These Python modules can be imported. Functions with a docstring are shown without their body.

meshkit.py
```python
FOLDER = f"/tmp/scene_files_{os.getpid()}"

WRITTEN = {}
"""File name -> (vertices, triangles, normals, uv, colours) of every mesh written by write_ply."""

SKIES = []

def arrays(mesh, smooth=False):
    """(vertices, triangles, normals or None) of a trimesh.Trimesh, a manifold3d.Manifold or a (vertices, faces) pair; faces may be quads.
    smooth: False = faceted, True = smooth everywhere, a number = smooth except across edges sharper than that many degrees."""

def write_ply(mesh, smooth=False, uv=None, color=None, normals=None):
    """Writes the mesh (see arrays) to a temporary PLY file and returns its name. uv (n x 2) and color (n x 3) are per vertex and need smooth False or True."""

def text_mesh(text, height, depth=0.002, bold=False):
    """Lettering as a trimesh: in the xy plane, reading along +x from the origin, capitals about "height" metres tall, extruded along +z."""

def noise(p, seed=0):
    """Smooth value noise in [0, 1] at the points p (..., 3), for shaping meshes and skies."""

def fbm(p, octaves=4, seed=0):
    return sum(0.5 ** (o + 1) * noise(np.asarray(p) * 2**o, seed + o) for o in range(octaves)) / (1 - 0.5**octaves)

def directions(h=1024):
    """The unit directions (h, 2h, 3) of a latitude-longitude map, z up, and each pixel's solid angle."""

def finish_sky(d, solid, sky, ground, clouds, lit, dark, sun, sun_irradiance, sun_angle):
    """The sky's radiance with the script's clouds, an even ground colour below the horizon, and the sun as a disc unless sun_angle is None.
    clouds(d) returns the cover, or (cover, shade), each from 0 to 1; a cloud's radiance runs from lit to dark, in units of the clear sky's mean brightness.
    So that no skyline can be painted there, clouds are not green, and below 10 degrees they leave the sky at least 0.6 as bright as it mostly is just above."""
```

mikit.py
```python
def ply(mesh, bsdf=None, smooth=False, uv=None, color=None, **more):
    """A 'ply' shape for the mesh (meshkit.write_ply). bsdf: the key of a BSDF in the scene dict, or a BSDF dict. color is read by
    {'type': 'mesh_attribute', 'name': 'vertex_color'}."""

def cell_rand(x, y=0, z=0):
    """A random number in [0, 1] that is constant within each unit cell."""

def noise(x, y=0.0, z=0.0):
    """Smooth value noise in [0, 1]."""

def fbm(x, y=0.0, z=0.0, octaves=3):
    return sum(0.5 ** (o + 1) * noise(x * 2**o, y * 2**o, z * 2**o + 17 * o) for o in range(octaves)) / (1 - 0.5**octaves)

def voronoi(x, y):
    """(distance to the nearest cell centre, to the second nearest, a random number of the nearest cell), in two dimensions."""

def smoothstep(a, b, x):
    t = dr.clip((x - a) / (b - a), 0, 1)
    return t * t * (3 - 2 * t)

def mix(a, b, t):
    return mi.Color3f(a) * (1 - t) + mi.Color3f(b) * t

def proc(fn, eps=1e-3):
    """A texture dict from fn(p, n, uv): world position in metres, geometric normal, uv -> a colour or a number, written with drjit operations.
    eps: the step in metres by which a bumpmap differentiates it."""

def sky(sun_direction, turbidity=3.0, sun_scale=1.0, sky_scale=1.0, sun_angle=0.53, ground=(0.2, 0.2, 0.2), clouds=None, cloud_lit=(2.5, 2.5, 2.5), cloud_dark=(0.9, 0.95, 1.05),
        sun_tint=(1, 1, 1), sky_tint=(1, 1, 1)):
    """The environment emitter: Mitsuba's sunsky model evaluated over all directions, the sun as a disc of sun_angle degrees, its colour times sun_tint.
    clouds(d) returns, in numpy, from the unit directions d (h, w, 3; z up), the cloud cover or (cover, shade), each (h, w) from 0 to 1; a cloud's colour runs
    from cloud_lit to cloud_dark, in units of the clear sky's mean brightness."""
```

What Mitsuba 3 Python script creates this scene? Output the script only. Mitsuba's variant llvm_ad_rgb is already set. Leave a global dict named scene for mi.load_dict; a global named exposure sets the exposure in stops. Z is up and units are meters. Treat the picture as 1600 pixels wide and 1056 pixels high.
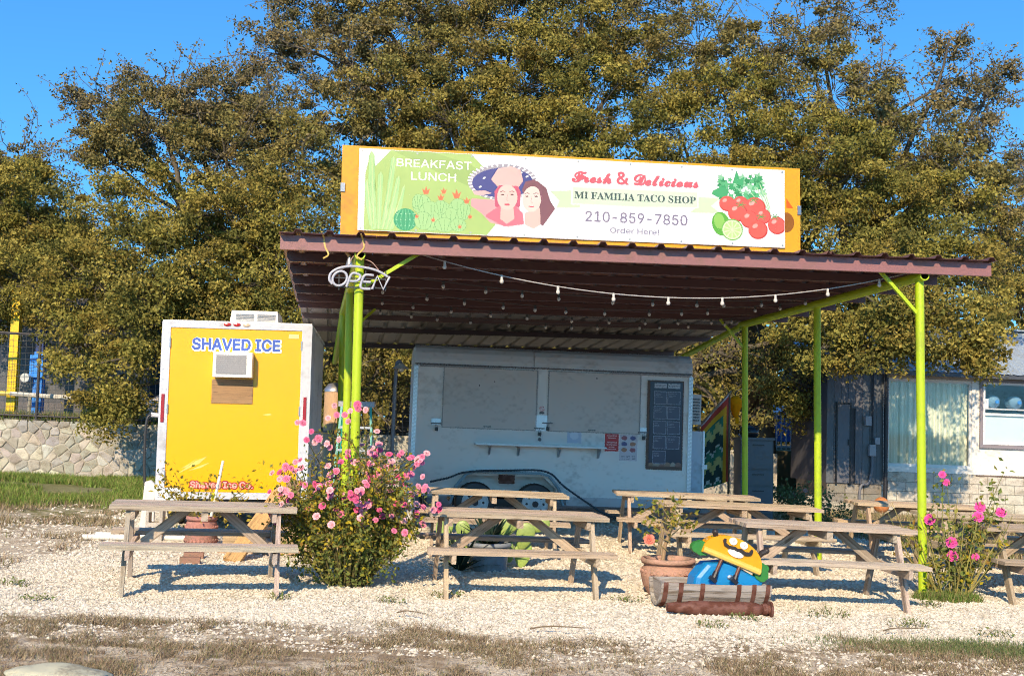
import math, glob
import numpy as np, trimesh, mitsuba as mi, mikit, meshkit
import drjit as dr
from mikit import noise, fbm, voronoi, smoothstep, mix, cell_rand
import shapely
from shapely.geometry import Polygon, Point, LineString, box as sbox
from shapely import affinity, union_all

T = mi.ScalarTransform4f
scene, labels = {'type': 'scene'}, {}

# ---------------------------------------------------------------- camera, sky, exposure
EYE, PITCH, ROLL, FOV = 1.6, math.radians(4.4), math.radians(1.4), 2 * math.degrees(math.atan(800 / 1800))
_f = np.array([0, math.cos(PITCH), math.sin(PITCH)])
_u = np.array([0, -math.sin(PITCH), math.cos(PITCH)])
_up = -math.sin(ROLL) * np.array([1.0, 0, 0]) + math.cos(ROLL) * _u
scene['camera'] = {'type': 'perspective', 'fov': FOV, 'fov_axis': 'x', 'near_clip': 0.05, 'far_clip': 2000.0,
                   'to_world': T().look_at(origin=[0, 0, EYE], target=[0.0, float(_f[1]), EYE + float(_f[2])], up=[float(x) for x in _up])}
SUN = [-0.21, -1.0, 0.59]
exposure = 2.15
scene['sky'] = mikit.sky(SUN, turbidity=3.0, ground=(0.3, 0.27, 0.2), sky_scale=1.25, sky_tint=(0.33, 0.84, 1.34))

rng = np.random.default_rng(11)

# ---------------------------------------------------------------- materials


def _tint(p, n, uv):
    """each piece's own base colour, which put() keeps in the first uv coordinate (6, 7 and 6 bits of the square roots)"""
    k = mi.UInt32(mi.Int32(dr.floor(uv.x)))
    r, g, b = mi.Float(k & 63) / 63, mi.Float((k >> 6) & 127) / 127, mi.Float((k >> 13) & 63) / 63
    return mi.Color3f(r * r, g * g, b * b)


VC = mikit.proc(_tint)


def two(d):
    return {'type': 'twosided', 'bsdf': d}


def prin(color, rough, spec=0.5, metal=0.0, **k):
    return {'type': 'principled', 'base_color': color, 'roughness': rough, 'specular': spec, 'metallic': metal, **k}


def rgb(*c):
    return {'type': 'rgb', 'value': list(c)}


def _wear(p, n, uv):
    a = fbm(p.x * 2.3 + 3, p.y * 2.3, p.z * 2.3, 4)
    b = fbm(p.x * 17, p.y * 17, p.z * 17, 3)
    return smoothstep(0.5, 0.8, a * 0.6 + b * 0.4) * 0.4


def _grain(p, n, uv):
    s = p.x * 1.1 + p.y * 1.3 + p.z * 1.2
    a = fbm(s * 1.6, uv.y * 55.0, 1.0, 4)
    b = fbm(s * 6.0, uv.y * 160.0, 7.0, 2)
    k = noise(s * 4.0, uv.y * 22.0, 4.0)
    return dr.clip(smoothstep(0.42, 0.8, a) * 0.5 + smoothstep(0.55, 0.8, b) * 0.35 + smoothstep(0.9, 0.97, k) * 0.5, 0, 0.85)


def _speck(p, n, uv):
    a = fbm(p.x * 9 + 5, p.y * 9, p.z * 9, 4)
    b = fbm(p.x * 60, p.y * 60, p.z * 60, 2)
    return smoothstep(0.42, 0.72, a * 0.65 + b * 0.35) * 0.6


def _rust(p, n, uv):
    a = fbm(p.x * 14 + 9, p.y * 14, p.z * 14, 4)
    return smoothstep(0.4, 0.62, a)


scene['matte'] = two({'type': 'diffuse', 'reflectance': VC})
scene['paint'] = two(prin(VC, 0.42))
scene['gloss'] = two(prin(VC, 0.22))
scene['metal'] = two(prin(VC, 0.38, 0.5, 0.85))
scene['worn'] = two({'type': 'blendbsdf', 'weight': mikit.proc(_wear), 'a': prin(VC, 0.45), 'b': {'type': 'diffuse', 'reflectance': rgb(0.17, 0.13, 0.095)}})
scene['wood'] = two({'type': 'blendbsdf', 'weight': mikit.proc(_grain), 'a': prin(VC, 0.75, 0.25), 'b': {'type': 'diffuse', 'reflectance': rgb(0.12, 0.085, 0.055)}})
scene['stone'] = two({'type': 'blendbsdf', 'weight': mikit.proc(_speck), 'a': {'type': 'diffuse', 'reflectance': VC}, 'b': {'type': 'diffuse', 'reflectance': rgb(0.19, 0.155, 0.11)}})
scene['rusted'] = two({'type': 'blendbsdf', 'weight': mikit.proc(_rust), 'a': prin(rgb(0.15, 0.062, 0.045), 0.6), 'b': {'type': 'diffuse', 'reflectance': rgb(0.11, 0.046, 0.034)}})
scene['leaf'] = {'type': 'principledthin', 'base_color': VC, 'roughness': 0.45, 'diff_trans': 0.55, 'eta': 1.4}
scene['pane'] = {'type': 'thindielectric', 'int_ior': 1.5}

# ---------------------------------------------------------------- mesh builder


def nrm(a):
    a = np.asarray(a, float)
    return a / max(np.linalg.norm(a), 1e-12)


def frame(o, yaw=0.0, tilt=None):
    """4x4: x along the thing's width, y away, z up, at o."""
    m = np.eye(4)
    z = nrm(tilt) if tilt is not None else np.array([0, 0, 1.0])
    x = np.array([math.cos(yaw), math.sin(yaw), 0])
    x = nrm(x - z * (x @ z))
    m[:3, 0], m[:3, 1], m[:3, 2], m[:3, 3] = x, np.cross(z, x), z, o
    return m


class MB:
    def __init__(s):
        s.V, s.F, s.C, s.U, s.n = [], [], [], [], 0

    def add(s, v, f, c, uv=None):
        v, f = np.asarray(v, float).reshape(-1, 3), np.asarray(f, int)
        if f.shape[1] == 4:
            f = np.vstack([f[:, [0, 1, 2]], f[:, [0, 2, 3]]])
        s.V.append(v)
        s.F.append(f + s.n)
        s.C.append(np.broadcast_to(np.asarray(c, float), (len(v), 3)))
        s.U.append(np.zeros((len(v), 2)) if uv is None else np.asarray(uv, float))
        s.n += len(v)
        return s

    def box(s, c, size, col, R=None, ax=0, taper=None):
        h = np.asarray(size, float) / 2
        vs, uvs, fs = [], [], []
        off = rng.random(2) * 40
        a2 = [k for k in range(3) if k != ax]
        for k in range(3):
            i, j = (k + 1) % 3, (k + 2) % 3
            for sg in (-1, 1):
                q = np.zeros((4, 3))
                q[:, k] = sg * h[k]
                q[:, i] = np.array([-1, 1, 1, -1]) * h[i] * sg
                q[:, j] = np.array([-1, -1, 1, 1]) * h[j]
                fs.append(np.arange(4) + 4 * len(vs))
                uvs.append(np.stack([q[:, ax] + off[0], q[:, a2[0]] + q[:, a2[1]] * 1.3 + off[1]], 1))
                vs.append(q)
        v = np.vstack(vs)
        if taper is not None:
            v = v * (1 + np.outer((v[:, 2] / max(h[2], 1e-9) + 1) / 2, np.array([taper - 1, taper - 1, 0])))
        if R is not None:
            v = v @ np.asarray(R).T
        return s.add(v + np.asarray(c, float), np.array(fs), col, np.vstack(uvs))

    def bar(s, p0, p1, w, t, col, up=(0, 0, 1)):
        """a plank from p0 to p1, w wide across, t thick along up."""
        p0, p1 = np.asarray(p0, float), np.asarray(p1, float)
        x = nrm(p1 - p0)
        z = np.asarray(up, float) - x * (np.asarray(up, float) @ x)
        z = nrm(z) if np.linalg.norm(z) > 1e-6 else nrm(np.cross(x, [0.3, 1, 0.2]))
        R = np.stack([x, np.cross(z, x), z], 1)
        return s.box((p0 + p1) / 2, (np.linalg.norm(p1 - p0), w, t), col, R)

    def tube(s, path, r, col, n=8, caps=True):
        P = np.asarray(path, float)
        r = np.broadcast_to(np.asarray(r, float), (len(P),))
        tan = np.gradient(P, axis=0)
        tan /= np.maximum(np.linalg.norm(tan, axis=1, keepdims=True), 1e-12)
        ref = np.array([0, 0, 1.0]) if abs(tan[0][2]) < 0.9 else np.array([1.0, 0, 0])
        ang = np.arange(n) * 2 * np.pi / n
        rings, uv, acc = [], [], 0.0
        b = nrm(np.cross(tan[0], ref))
        for i in range(len(P)):
            b = nrm(b - tan[i] * (b @ tan[i]))
            e = np.cross(tan[i], b)
            rings.append(P[i] + r[i] * (np.cos(ang)[:, None] * b + np.sin(ang)[:, None] * e))
            acc += np.linalg.norm(P[i] - P[i - 1]) if i else 0
            uv.append(np.stack([np.full(n, acc), ang * r[i]], 1))
        k = np.arange(n)
        f = [np.stack([k + n * i, (k + 1) % n + n * i, (k + 1) % n + n * (i + 1), k + n * (i + 1)], 1) for i in range(len(P) - 1)]
        s.add(np.vstack(rings), np.vstack(f), col, np.vstack(uv))
        if caps:
            for i, o in ((0, 1), (-1, 0)):
                fan = np.stack([np.zeros(n - 2, int), k[1:-1], k[2:]], 1)
                s.add(rings[i], fan[:, ::-1] if o else fan, col)
        return s

    def cyl(s, p0, p1, r0, col, r1=None, n=12, caps=True):
        return s.tube([p0, p1], [r0, r0 if r1 is None else r1], col, n, caps)

    def lathe(s, prof, c, col, n=24, axis=2):
        """prof: (radius, height) pairs from bottom to top."""
        pr = np.asarray(prof, float)
        ang = np.arange(n) * 2 * np.pi / n
        v = np.stack([np.outer(pr[:, 0], np.cos(ang)), np.outer(pr[:, 0], np.sin(ang)), np.repeat(pr[:, 1:], n, 1)], -1).reshape(-1, 3)
        if axis == 0:
            v = v[:, [2, 0, 1]]
        elif axis == 1:
            v = v[:, [1, 2, 0]]
        k = np.arange(n)
        f = np.vstack([np.stack([k + n * i, (k + 1) % n + n * i, (k + 1) % n + n * (i + 1), k + n * (i + 1)], 1) for i in range(len(pr) - 1)])
        return s.add(v + np.asarray(c, float), f, col)

    def ball(s, c, r, col, sub=2):
        m = ICO[sub]
        return s.add(m[0] * np.asarray(r, float) + np.asarray(c, float), m[1], col)

    def prism(s, poly, t, col, M=None, bevel=0.0):
        """a shapely polygon in (x, z), from y = 0 (front) to y = t."""
        for g in getattr(poly, 'geoms', [poly]):
            if g.area < 1e-8:
                continue
            m = trimesh.creation.extrude_polygon(g, t, engine='earcut')
            v = np.array(m.vertices)[:, [0, 2, 1]]
            f = np.array(m.faces)[:, ::-1]
            tri = v[f].reshape(-1, 3)
            uv = tri[:, [0, 2]]
            if M is not None:
                tri = tri @ M[:3, :3].T + M[:3, 3]
            s.add(tri, np.arange(len(tri)).reshape(-1, 3), col, uv)
        return s

    def sheet(s, poly, col, y=0.0, maxedge=None, warp=None):
        """a flat coloured shape in (x, z) at depth y."""
        for g in getattr(poly, 'geoms', [poly]):
            if g.geom_type != 'Polygon' or g.area < 1e-8:
                continue
            v, f = trimesh.creation.triangulate_polygon(g, engine='earcut')
            if maxedge:
                v3, f = trimesh.remesh.subdivide_to_size(np.c_[v, np.zeros(len(v))], f, maxedge)
                v = v3[:, :2]
            w = np.stack([v[:, 0], np.full(len(v), y), v[:, 1]], 1)
            if warp is not None:
                w[:, 1] += warp(v[:, 0], v[:, 1])
            s.add(w, f, col, v)
        return s

    def arrays(s, M=None):
        V = np.vstack(s.V)
        if M is not None:
            V = V @ M[:3, :3].T + M[:3, 3]
        return V, np.vstack(s.F), np.vstack(s.C), np.vstack(s.U)


ICO = {k: (np.array((m := trimesh.creation.icosphere(subdivisions=k)).vertices), np.array(m.faces)) for k in (0, 1, 2, 3)}
USED = set()


def unique(name):
    if name not in USED:
        USED.add(name)
        return name
    k = 1
    while f'{name}_{k:03d}' in USED:
        k += 1
    USED.add(f'{name}_{k:03d}')
    return f'{name}_{k:03d}'


def thing(name, label, cat, group=None, kind=None):
    key = unique(name)
    labels[key] = {'label': label, 'category': cat}
    if group:
        labels[key]['group'] = group
    if kind:
        labels[key]['kind'] = kind
    return key


def put(key, mb, bsdf, M=None, smooth=False):
    V, F, C, U = mb.arrays(M)
    q = np.sqrt(np.clip(C, 0, 1)) * [63, 127, 63] + 0.5
    code = (q[:, 0].astype(int) + 64 * q[:, 1].astype(int) + 8192 * q[:, 2].astype(int)).astype(float) + 0.5
    mixed = np.flatnonzero((code[F] != code[F[:, :1]]).any(1))      # faces between two colours take the first one
    if len(mixed):
        add = F[mixed].ravel()
        code = np.r_[code, np.repeat(code[F[mixed, 0]], 3)]
        V, U = np.vstack([V, V[add]]), np.vstack([U, U[add]])
        F = F.copy()
        F[mixed] = len(C) + np.arange(len(add)).reshape(-1, 3)
    scene[key] = mikit.ply((V, F), bsdf, smooth, uv=np.stack([code, U[:, 1]], 1))
    return key


def part(parent, name, mb, bsdf, M=None, smooth=False, label=None, stuff=False):
    key = unique(parent + '__' + name)
    if label or stuff:
        labels[key] = {}
        if label:
            labels[key]['label'] = label
        if stuff:
            labels[key]['kind'] = 'stuff'
    return put(key, mb, bsdf, M, smooth)


def one(name, label, cat, mb, bsdf, M=None, smooth=False, group=None, kind=None):
    return put(thing(name, label, cat, group, kind), mb, bsdf, M, smooth)


def gz(x, y):
    """the height of the ground: it falls a little to the right and rises a little to the back"""
    return -0.021 * np.clip(x, -14, 14) + 0.008 * (np.clip(y, -5, 30) - 11)


def up_at(x, y):
    return (0.021, -0.008, 1.0)


def jit(c, a=0.12):
    return np.clip(np.asarray(c) * (1 + (rng.random() - 0.5) * 2 * a) * (1 + (rng.random(3) - 0.5) * a * 0.5), 0, 0.95)


FONT_DIR = glob.glob('/opt/blender-*/*/datafiles/fonts')[0]


def text_poly(text, height, font='Inter.woff2', bold=0, gap=0):
    """lettering as a shapely shape: baseline at 0, starting at x = 0, capitals height tall"""
    from PIL import Image, ImageDraw, ImageFont
    ft = ImageFont.truetype(f'{FONT_DIR}/{font}', 96)
    x0, y0, x1, y1 = ft.getbbox(text, anchor='ls', stroke_width=bold)
    im = Image.new('L', (x1 - x0 + 8, y1 - y0 + 8))
    ImageDraw.Draw(im).text((4 - x0, 4 - y0), text, 255, ft, anchor='ls', stroke_width=bold)
    on = np.pad(np.asarray(im) > 127, ((0, 0), (1, 1))).astype(np.int8)
    rows, st = np.nonzero(np.diff(on, axis=1) == 1)
    en = np.nonzero(np.diff(on, axis=1) == -1)[1]
    sh = union_all(shapely.box(st, -rows - 1, en, -rows)).buffer(0.6).buffer(-0.6).simplify(0.6)
    k = height / 70.0
    return affinity.affine_transform(sh, [k, 0, 0, k, -4 * k, (4 - y0) * k])


def fit_text(text, x0, x1, z0, h, **k):
    """lettering that runs from x0 to x1 on baseline z0"""
    p = text_poly(text, h, **k)
    a, b, c, d = p.bounds
    return affinity.translate(affinity.scale(affinity.translate(p, -a, 0), (x1 - x0) / (c - a), 1, origin=(0, 0)), x0, z0)
# ---------------------------------------------------------------- the ground


def edge_front(x):
    return dr.select(x < -0.45, 9.2 + 0.03 * (x + 0.45), 9.2 + 0.1 * (x + 0.45))


def np_zone(x, y):
    """how much of the ground is gravel, 0..1 (numpy)"""
    n = meshkit.fbm(np.stack([x * 0.9, y * 0.9, 0 * x], -1), 4, 3) - 0.5
    f = y - np.where(x < -0.45, 9.2 + 0.03 * (x + 0.45), 9.2 + 0.1 * (x + 0.45)) + n * 1.1
    l = x - np.interp(y, [9, 10.68, 13.55, 17.47, 24], [-5.2, -4.8, -4.85, -5.5, -5.6]) + n * 0.9
    r = 5.2 + 0.10 * (25 - y) - x + n * 1.0
    r = np.where(y < 16.3, 3.0, r)
    b = 20.3 - y + n
    return np.clip(np.minimum(np.minimum(f, l), np.minimum(r, b)) / 0.35 + 0.5, 0, 1)


def _zone(p):
    n = fbm(p.x * 0.9, p.y * 0.9, 0.0, 4) - 0.5
    f = p.y - edge_front(p.x) + n * 1.1
    l = p.x + 4.9 + dr.maximum(p.y - 13.5, 0) * 0.12 + n * 0.9
    r = dr.select(p.y < 16.3, 3.0, 5.2 + 0.10 * (25 - p.y) - p.x + n)
    b = 20.3 - p.y + n
    return smoothstep(-0.3, 0.3, dr.minimum(dr.minimum(f, l), dr.minimum(r, b)) + (noise(p.x * 14, p.y * 14, 2.0) - 0.5) * 0.5)


def _ground_color(p, n, uv):
    d1, d2, w = voronoi(p.x * 26, p.y * 26)
    pale = mix((0.53, 0.47, 0.365), (0.71, 0.66, 0.56), w)
    g = _zone(p)
    a = fbm(p.x * 1.7, p.y * 1.7, 5.0, 4)
    b = fbm(p.x * 11, p.y * 11, 3.0, 3)
    c = noise(p.x * 70, p.y * 70, 1.0)
    soil = mix((0.47, 0.4, 0.31), (0.27, 0.205, 0.14), smoothstep(0.4, 0.66, a * 0.5 + b * 0.5))
    soil = mix(soil, mi.Color3f(0.6, 0.54, 0.43), smoothstep(0.55, 0.75, c) * smoothstep(0.36, 0.55, 1 - a) * 0.9)
    green = smoothstep(14.0, 19.5, p.y + (b - 0.5) * 5 + (a - 0.5) * 7) * smoothstep(-4.0, -6.5, p.x)
    soil = mix(soil, mi.Color3f(0.11, 0.13, 0.035), green * 0.75)
    far = smoothstep(40, 90, p.y)
    return mix(mix(soil, pale, g), mi.Color3f(0.2, 0.19, 0.1), far)


def _ground_bump(p, n, uv):
    d1, d2, w = voronoi(p.x * 26, p.y * 26)
    return smoothstep(0.0, 0.35, d2 - d1) * 0.012 * (0.4 + w) + fbm(p.x * 9, p.y * 9, 0.0, 3) * 0.02


scene['earth'] = {'type': 'bumpmap', 'arbitrary': mikit.proc(_ground_bump, 4e-3), 'scale': 1.0,
                  'bsdf': two({'type': 'diffuse', 'reflectance': mikit.proc(_ground_color)})}

xs = np.unique(np.concatenate([np.linspace(-300, -14, 22), np.arange(-14, 14.01, 0.14), np.linspace(14, 300, 22)]))
ys = np.unique(np.concatenate([np.linspace(-60, 3, 12), np.arange(3, 26.01, 0.14), np.linspace(26, 500, 34)]))
X, Y = np.meshgrid(xs, ys)
near = np.clip(1 - np.abs(Y - 13) / 14, 0, 1) * np.clip(1 - np.abs(X) / 14, 0, 1)
bumps = (meshkit.fbm(np.stack([X * 1.3, Y * 1.3, 0 * X], -1), 4, 1) - 0.5) * 0.045 * np.minimum(near * 4, 1)
Z = gz(X, Y) + bumps - 0.01
i, j = np.meshgrid(np.arange(len(ys) - 1), np.arange(len(xs) - 1), indexing='ij')
k = (i * len(xs) + j).ravel()
quads = np.stack([k, k + 1, k + 1 + len(xs), k + len(xs)], 1)
tri = np.vstack([quads[:, [0, 1, 2]], quads[:, [0, 2, 3]]])
scene['ground'] = mikit.ply((np.stack([X, Y, Z], -1).reshape(-1, 3), tri), 'earth', True, uv=np.stack([X, Y], -1).reshape(-1, 2))
labels['ground'] = {'kind': 'structure', 'label': 'pale gravel yard with bare earth and dry grass around it'}

# loose stones of the gravel
OCT = np.array([[1, 0, 0], [-1, 0, 0], [0, 1, 0], [0, -1, 0], [0, 0, 1], [0, 0, -1.0]])
OCF = np.array([[0, 2, 4], [2, 1, 4], [1, 3, 4], [3, 0, 4], [2, 0, 5], [1, 2, 5], [3, 1, 5], [0, 3, 5]])


def height_near(x, y):
    b = (meshkit.fbm(np.stack([x * 1.3, y * 1.3, 0 * x], -1), 4, 1) - 0.5) * 0.045
    nn = np.clip(1 - np.abs(y - 13) / 14, 0, 1) * np.clip(1 - np.abs(x) / 14, 0, 1)
    return gz(x, y) + b * np.minimum(nn * 4, 1) - 0.01


def stones(x, y, size, lo, hi):
    n = len(x)
    s = size * (0.6 + 0.8 * rng.random((n, 1, 1)))
    v = OCT[None] * (0.55 + 0.6 * rng.random((n, 6, 1))) * s * np.array([1, 1, 0.62])
    a = rng.random(n) * 6.283
    R = np.zeros((n, 3, 3))
    R[:, 0, 0] = R[:, 1, 1] = np.cos(a)
    R[:, 0, 1], R[:, 1, 0], R[:, 2, 2] = -np.sin(a), np.sin(a), 1
    tl = (rng.random((n, 2)) - 0.5) * 0.9
    R[:, 0, 2], R[:, 1, 2] = tl[:, 0], tl[:, 1]
    v = np.einsum('nij,nkj->nki', R, v) + np.stack([x, y, height_near(x, y) + size * 0.12], 1)[:, None]
    t = rng.random((n, 1)) ** 0.8
    col = np.asarray(lo) * (1 - t) + np.asarray(hi) * t
    return v.reshape(-1, 3), (OCF[None] + 6 * np.arange(n)[:, None, None]).reshape(-1, 3), np.repeat(col, 6, 0)


mb = MB()
for y0, y1, dens, size in ((8.2, 10.2, 1700, 0.0185), (10.2, 12.5, 1150, 0.02), (12.5, 16, 420, 0.028), (16, 20, 120, 0.036)):
    w = y1 * 0.47
    n = int(dens * (y1 - y0) * 2 * w)
    x, y = (rng.random(n) * 2 - 1) * w, y0 + (y1 - y0) * rng.random(n)
    z = np_zone(x, y)
    keep = rng.random(n) < np.where(z > 0.5, z, 0.2 + z * 0.4)
    mb.add(*stones(x[keep], y[keep], size, (0.47, 0.41, 0.32), (0.73, 0.675, 0.575)))
put('gravel', mb, 'matte')
labels['gravel'] = {'kind': 'stuff', 'label': 'loose pale limestone gravel spread over the yard', 'category': 'gravel'}


def blades(x, y, h, spread, cols, w=0.006, z=None):
    n = len(x)
    a = rng.random(n) * 6.283
    lean = spread * (0.3 + rng.random(n))
    hh = h * (0.5 + rng.random(n) * 0.8)
    zb = (height_near(x, y) if z is None else z) - 0.005
    b = np.stack([x, y, zb], 1)
    side = np.stack([-np.sin(a), np.cos(a), 0 * a], 1) * w
    tip = b + np.stack([np.cos(a) * lean * hh, np.sin(a) * lean * hh, hh], 1)
    v = np.stack([b - side, b + side, tip], 1).reshape(-1, 3)
    c = np.asarray(cols)[rng.integers(0, len(cols), n)] * (0.7 + 0.6 * rng.random((n, 1)))
    return v, np.arange(3 * n).reshape(-1, 3), np.repeat(c, 3, 0)


# dry grass in front and to the left, green grass below the stone wall
STRAW = [(0.36, 0.27, 0.17), (0.3, 0.22, 0.14), (0.42, 0.34, 0.22), (0.24, 0.19, 0.12), (0.22, 0.15, 0.11), (0.18, 0.18, 0.08)]
n = 420000
x, y = (rng.random(n) * 2 - 1) * 5.2, 6.6 + 3.6 * rng.random(n)
cl = meshkit.fbm(np.stack([x * 1.6, y * 2.2, 0 * x], -1), 4, 9) * 0.6 + meshkit.fbm(np.stack([x * 7, y * 7, 0 * x], -1), 3, 19) * 0.4
keep = (np.abs(x) < 0.5 * y) & (rng.random(n) < np.clip((cl - 0.45) * 5, 0.03, 0.85)) & (rng.random(n) < 1.04 - np_zone(x, y))
mb = MB()
mb.add(*blades(x[keep], y[keep], 0.042, 1.3, STRAW, 0.003))
n = 46000
x, y = -4.7 - 6.5 * rng.random(n), 10 + 10 * rng.random(n)
cl = meshkit.fbm(np.stack([x * 1.2, y * 1.2, 0 * x], -1), 4, 12)
keep = (rng.random(n) < np.clip((cl - 0.42) * 6, 0, 1)) & (rng.random(n) < 1.03 - np_zone(x, y)) & (x > -0.5 * y)
mb.add(*blades(x[keep], y[keep], 0.09, 0.9, STRAW, 0.006))
n = 26000
x, y = 5.0 + 6 * rng.random(n), 16.5 + 7.5 * rng.random(n)
keep = (rng.random(n) < 1.03 - np_zone(x, y)) & (x < 0.5 * y)
mb.add(*blades(x[keep], y[keep], 0.15, 0.8, STRAW + [(0.13, 0.16, 0.05), (0.33, 0.29, 0.13)], 0.008))
put('dry_grass', mb, 'matte')
labels['dry_grass'] = {'kind': 'stuff', 'label': 'dry straw coloured grass on the bare earth', 'category': 'grass'}

GREEN = [(0.13, 0.2, 0.04), (0.17, 0.25, 0.05), (0.09, 0.15, 0.03), (0.28, 0.25, 0.1), (0.2, 0.27, 0.07)]
n = 120000
x, y = -5.3 - 8.5 * rng.random(n), 16.2 + 9.0 * rng.random(n)
cl = meshkit.fbm(np.stack([x * 0.9, y * 0.9, 0 * x], -1), 4, 22)
keep = (rng.random(n) < np.clip((cl - 0.56 + (y - 16.2) * 0.04) * 6, 0, 1)) & (x > -0.52 * y) & (y < 24.5 + (x + 10) * 0.2)
mb = MB()
mb.add(*blades(x[keep], y[keep], 0.12, 0.7, GREEN, 0.009))
n = 7000
x, y = 3.9 + 1.1 * rng.standard_normal(n) * 0.55, 9.45 + 0.16 * rng.standard_normal(n)
mb.add(*blades(x, y, 0.05, 0.8, [(0.09, 0.14, 0.05), (0.13, 0.18, 0.07), (0.2, 0.2, 0.1)], 0.004))
n = 1500
a, r = rng.random(n) * 6.283, 0.33 * np.sqrt(rng.random(n))
mb.add(*blades(4.62 + r * np.cos(a) * 1.1, 12.2 + r * np.sin(a) * 0.6, 0.09, 0.7, [(0.1, 0.17, 0.04), (0.15, 0.22, 0.05), (0.25, 0.22, 0.1)], 0.006))
put('green_grass', mb, 'matte')
labels['green_grass'] = {'kind': 'stuff', 'label': 'short green grass below the stone wall and in patches on the gravel', 'category': 'grass'}
# ---------------------------------------------------------------- terrace, stone wall, fences, the things behind
WALL = np.array([(-24, 22.2), (-10.9, 24.8), (-8.2, 25.5), (0, 27.2), (6.3, 27.2)], float)
SEG = np.r_[0, np.cumsum(np.linalg.norm(np.diff(WALL, axis=0), axis=1))]


def on_wall(s, back=0.0):
    """a point of the wall's front line, back metres behind it, and the direction along it"""
    s = np.asarray(s, float)
    x, y = np.interp(s, SEG, WALL[:, 0]), np.interp(s, SEG, WALL[:, 1])
    i = np.clip(np.searchsorted(SEG, s, 'right') - 1, 0, len(SEG) - 2)
    d = np.diff(WALL, axis=0)[i]
    d = d / np.linalg.norm(d, axis=-1, keepdims=True)
    return x - d[..., 1] * back, y + d[..., 0] * back, d


def terrace_z(x, y):
    return gz(x, y) + 1.13


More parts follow.
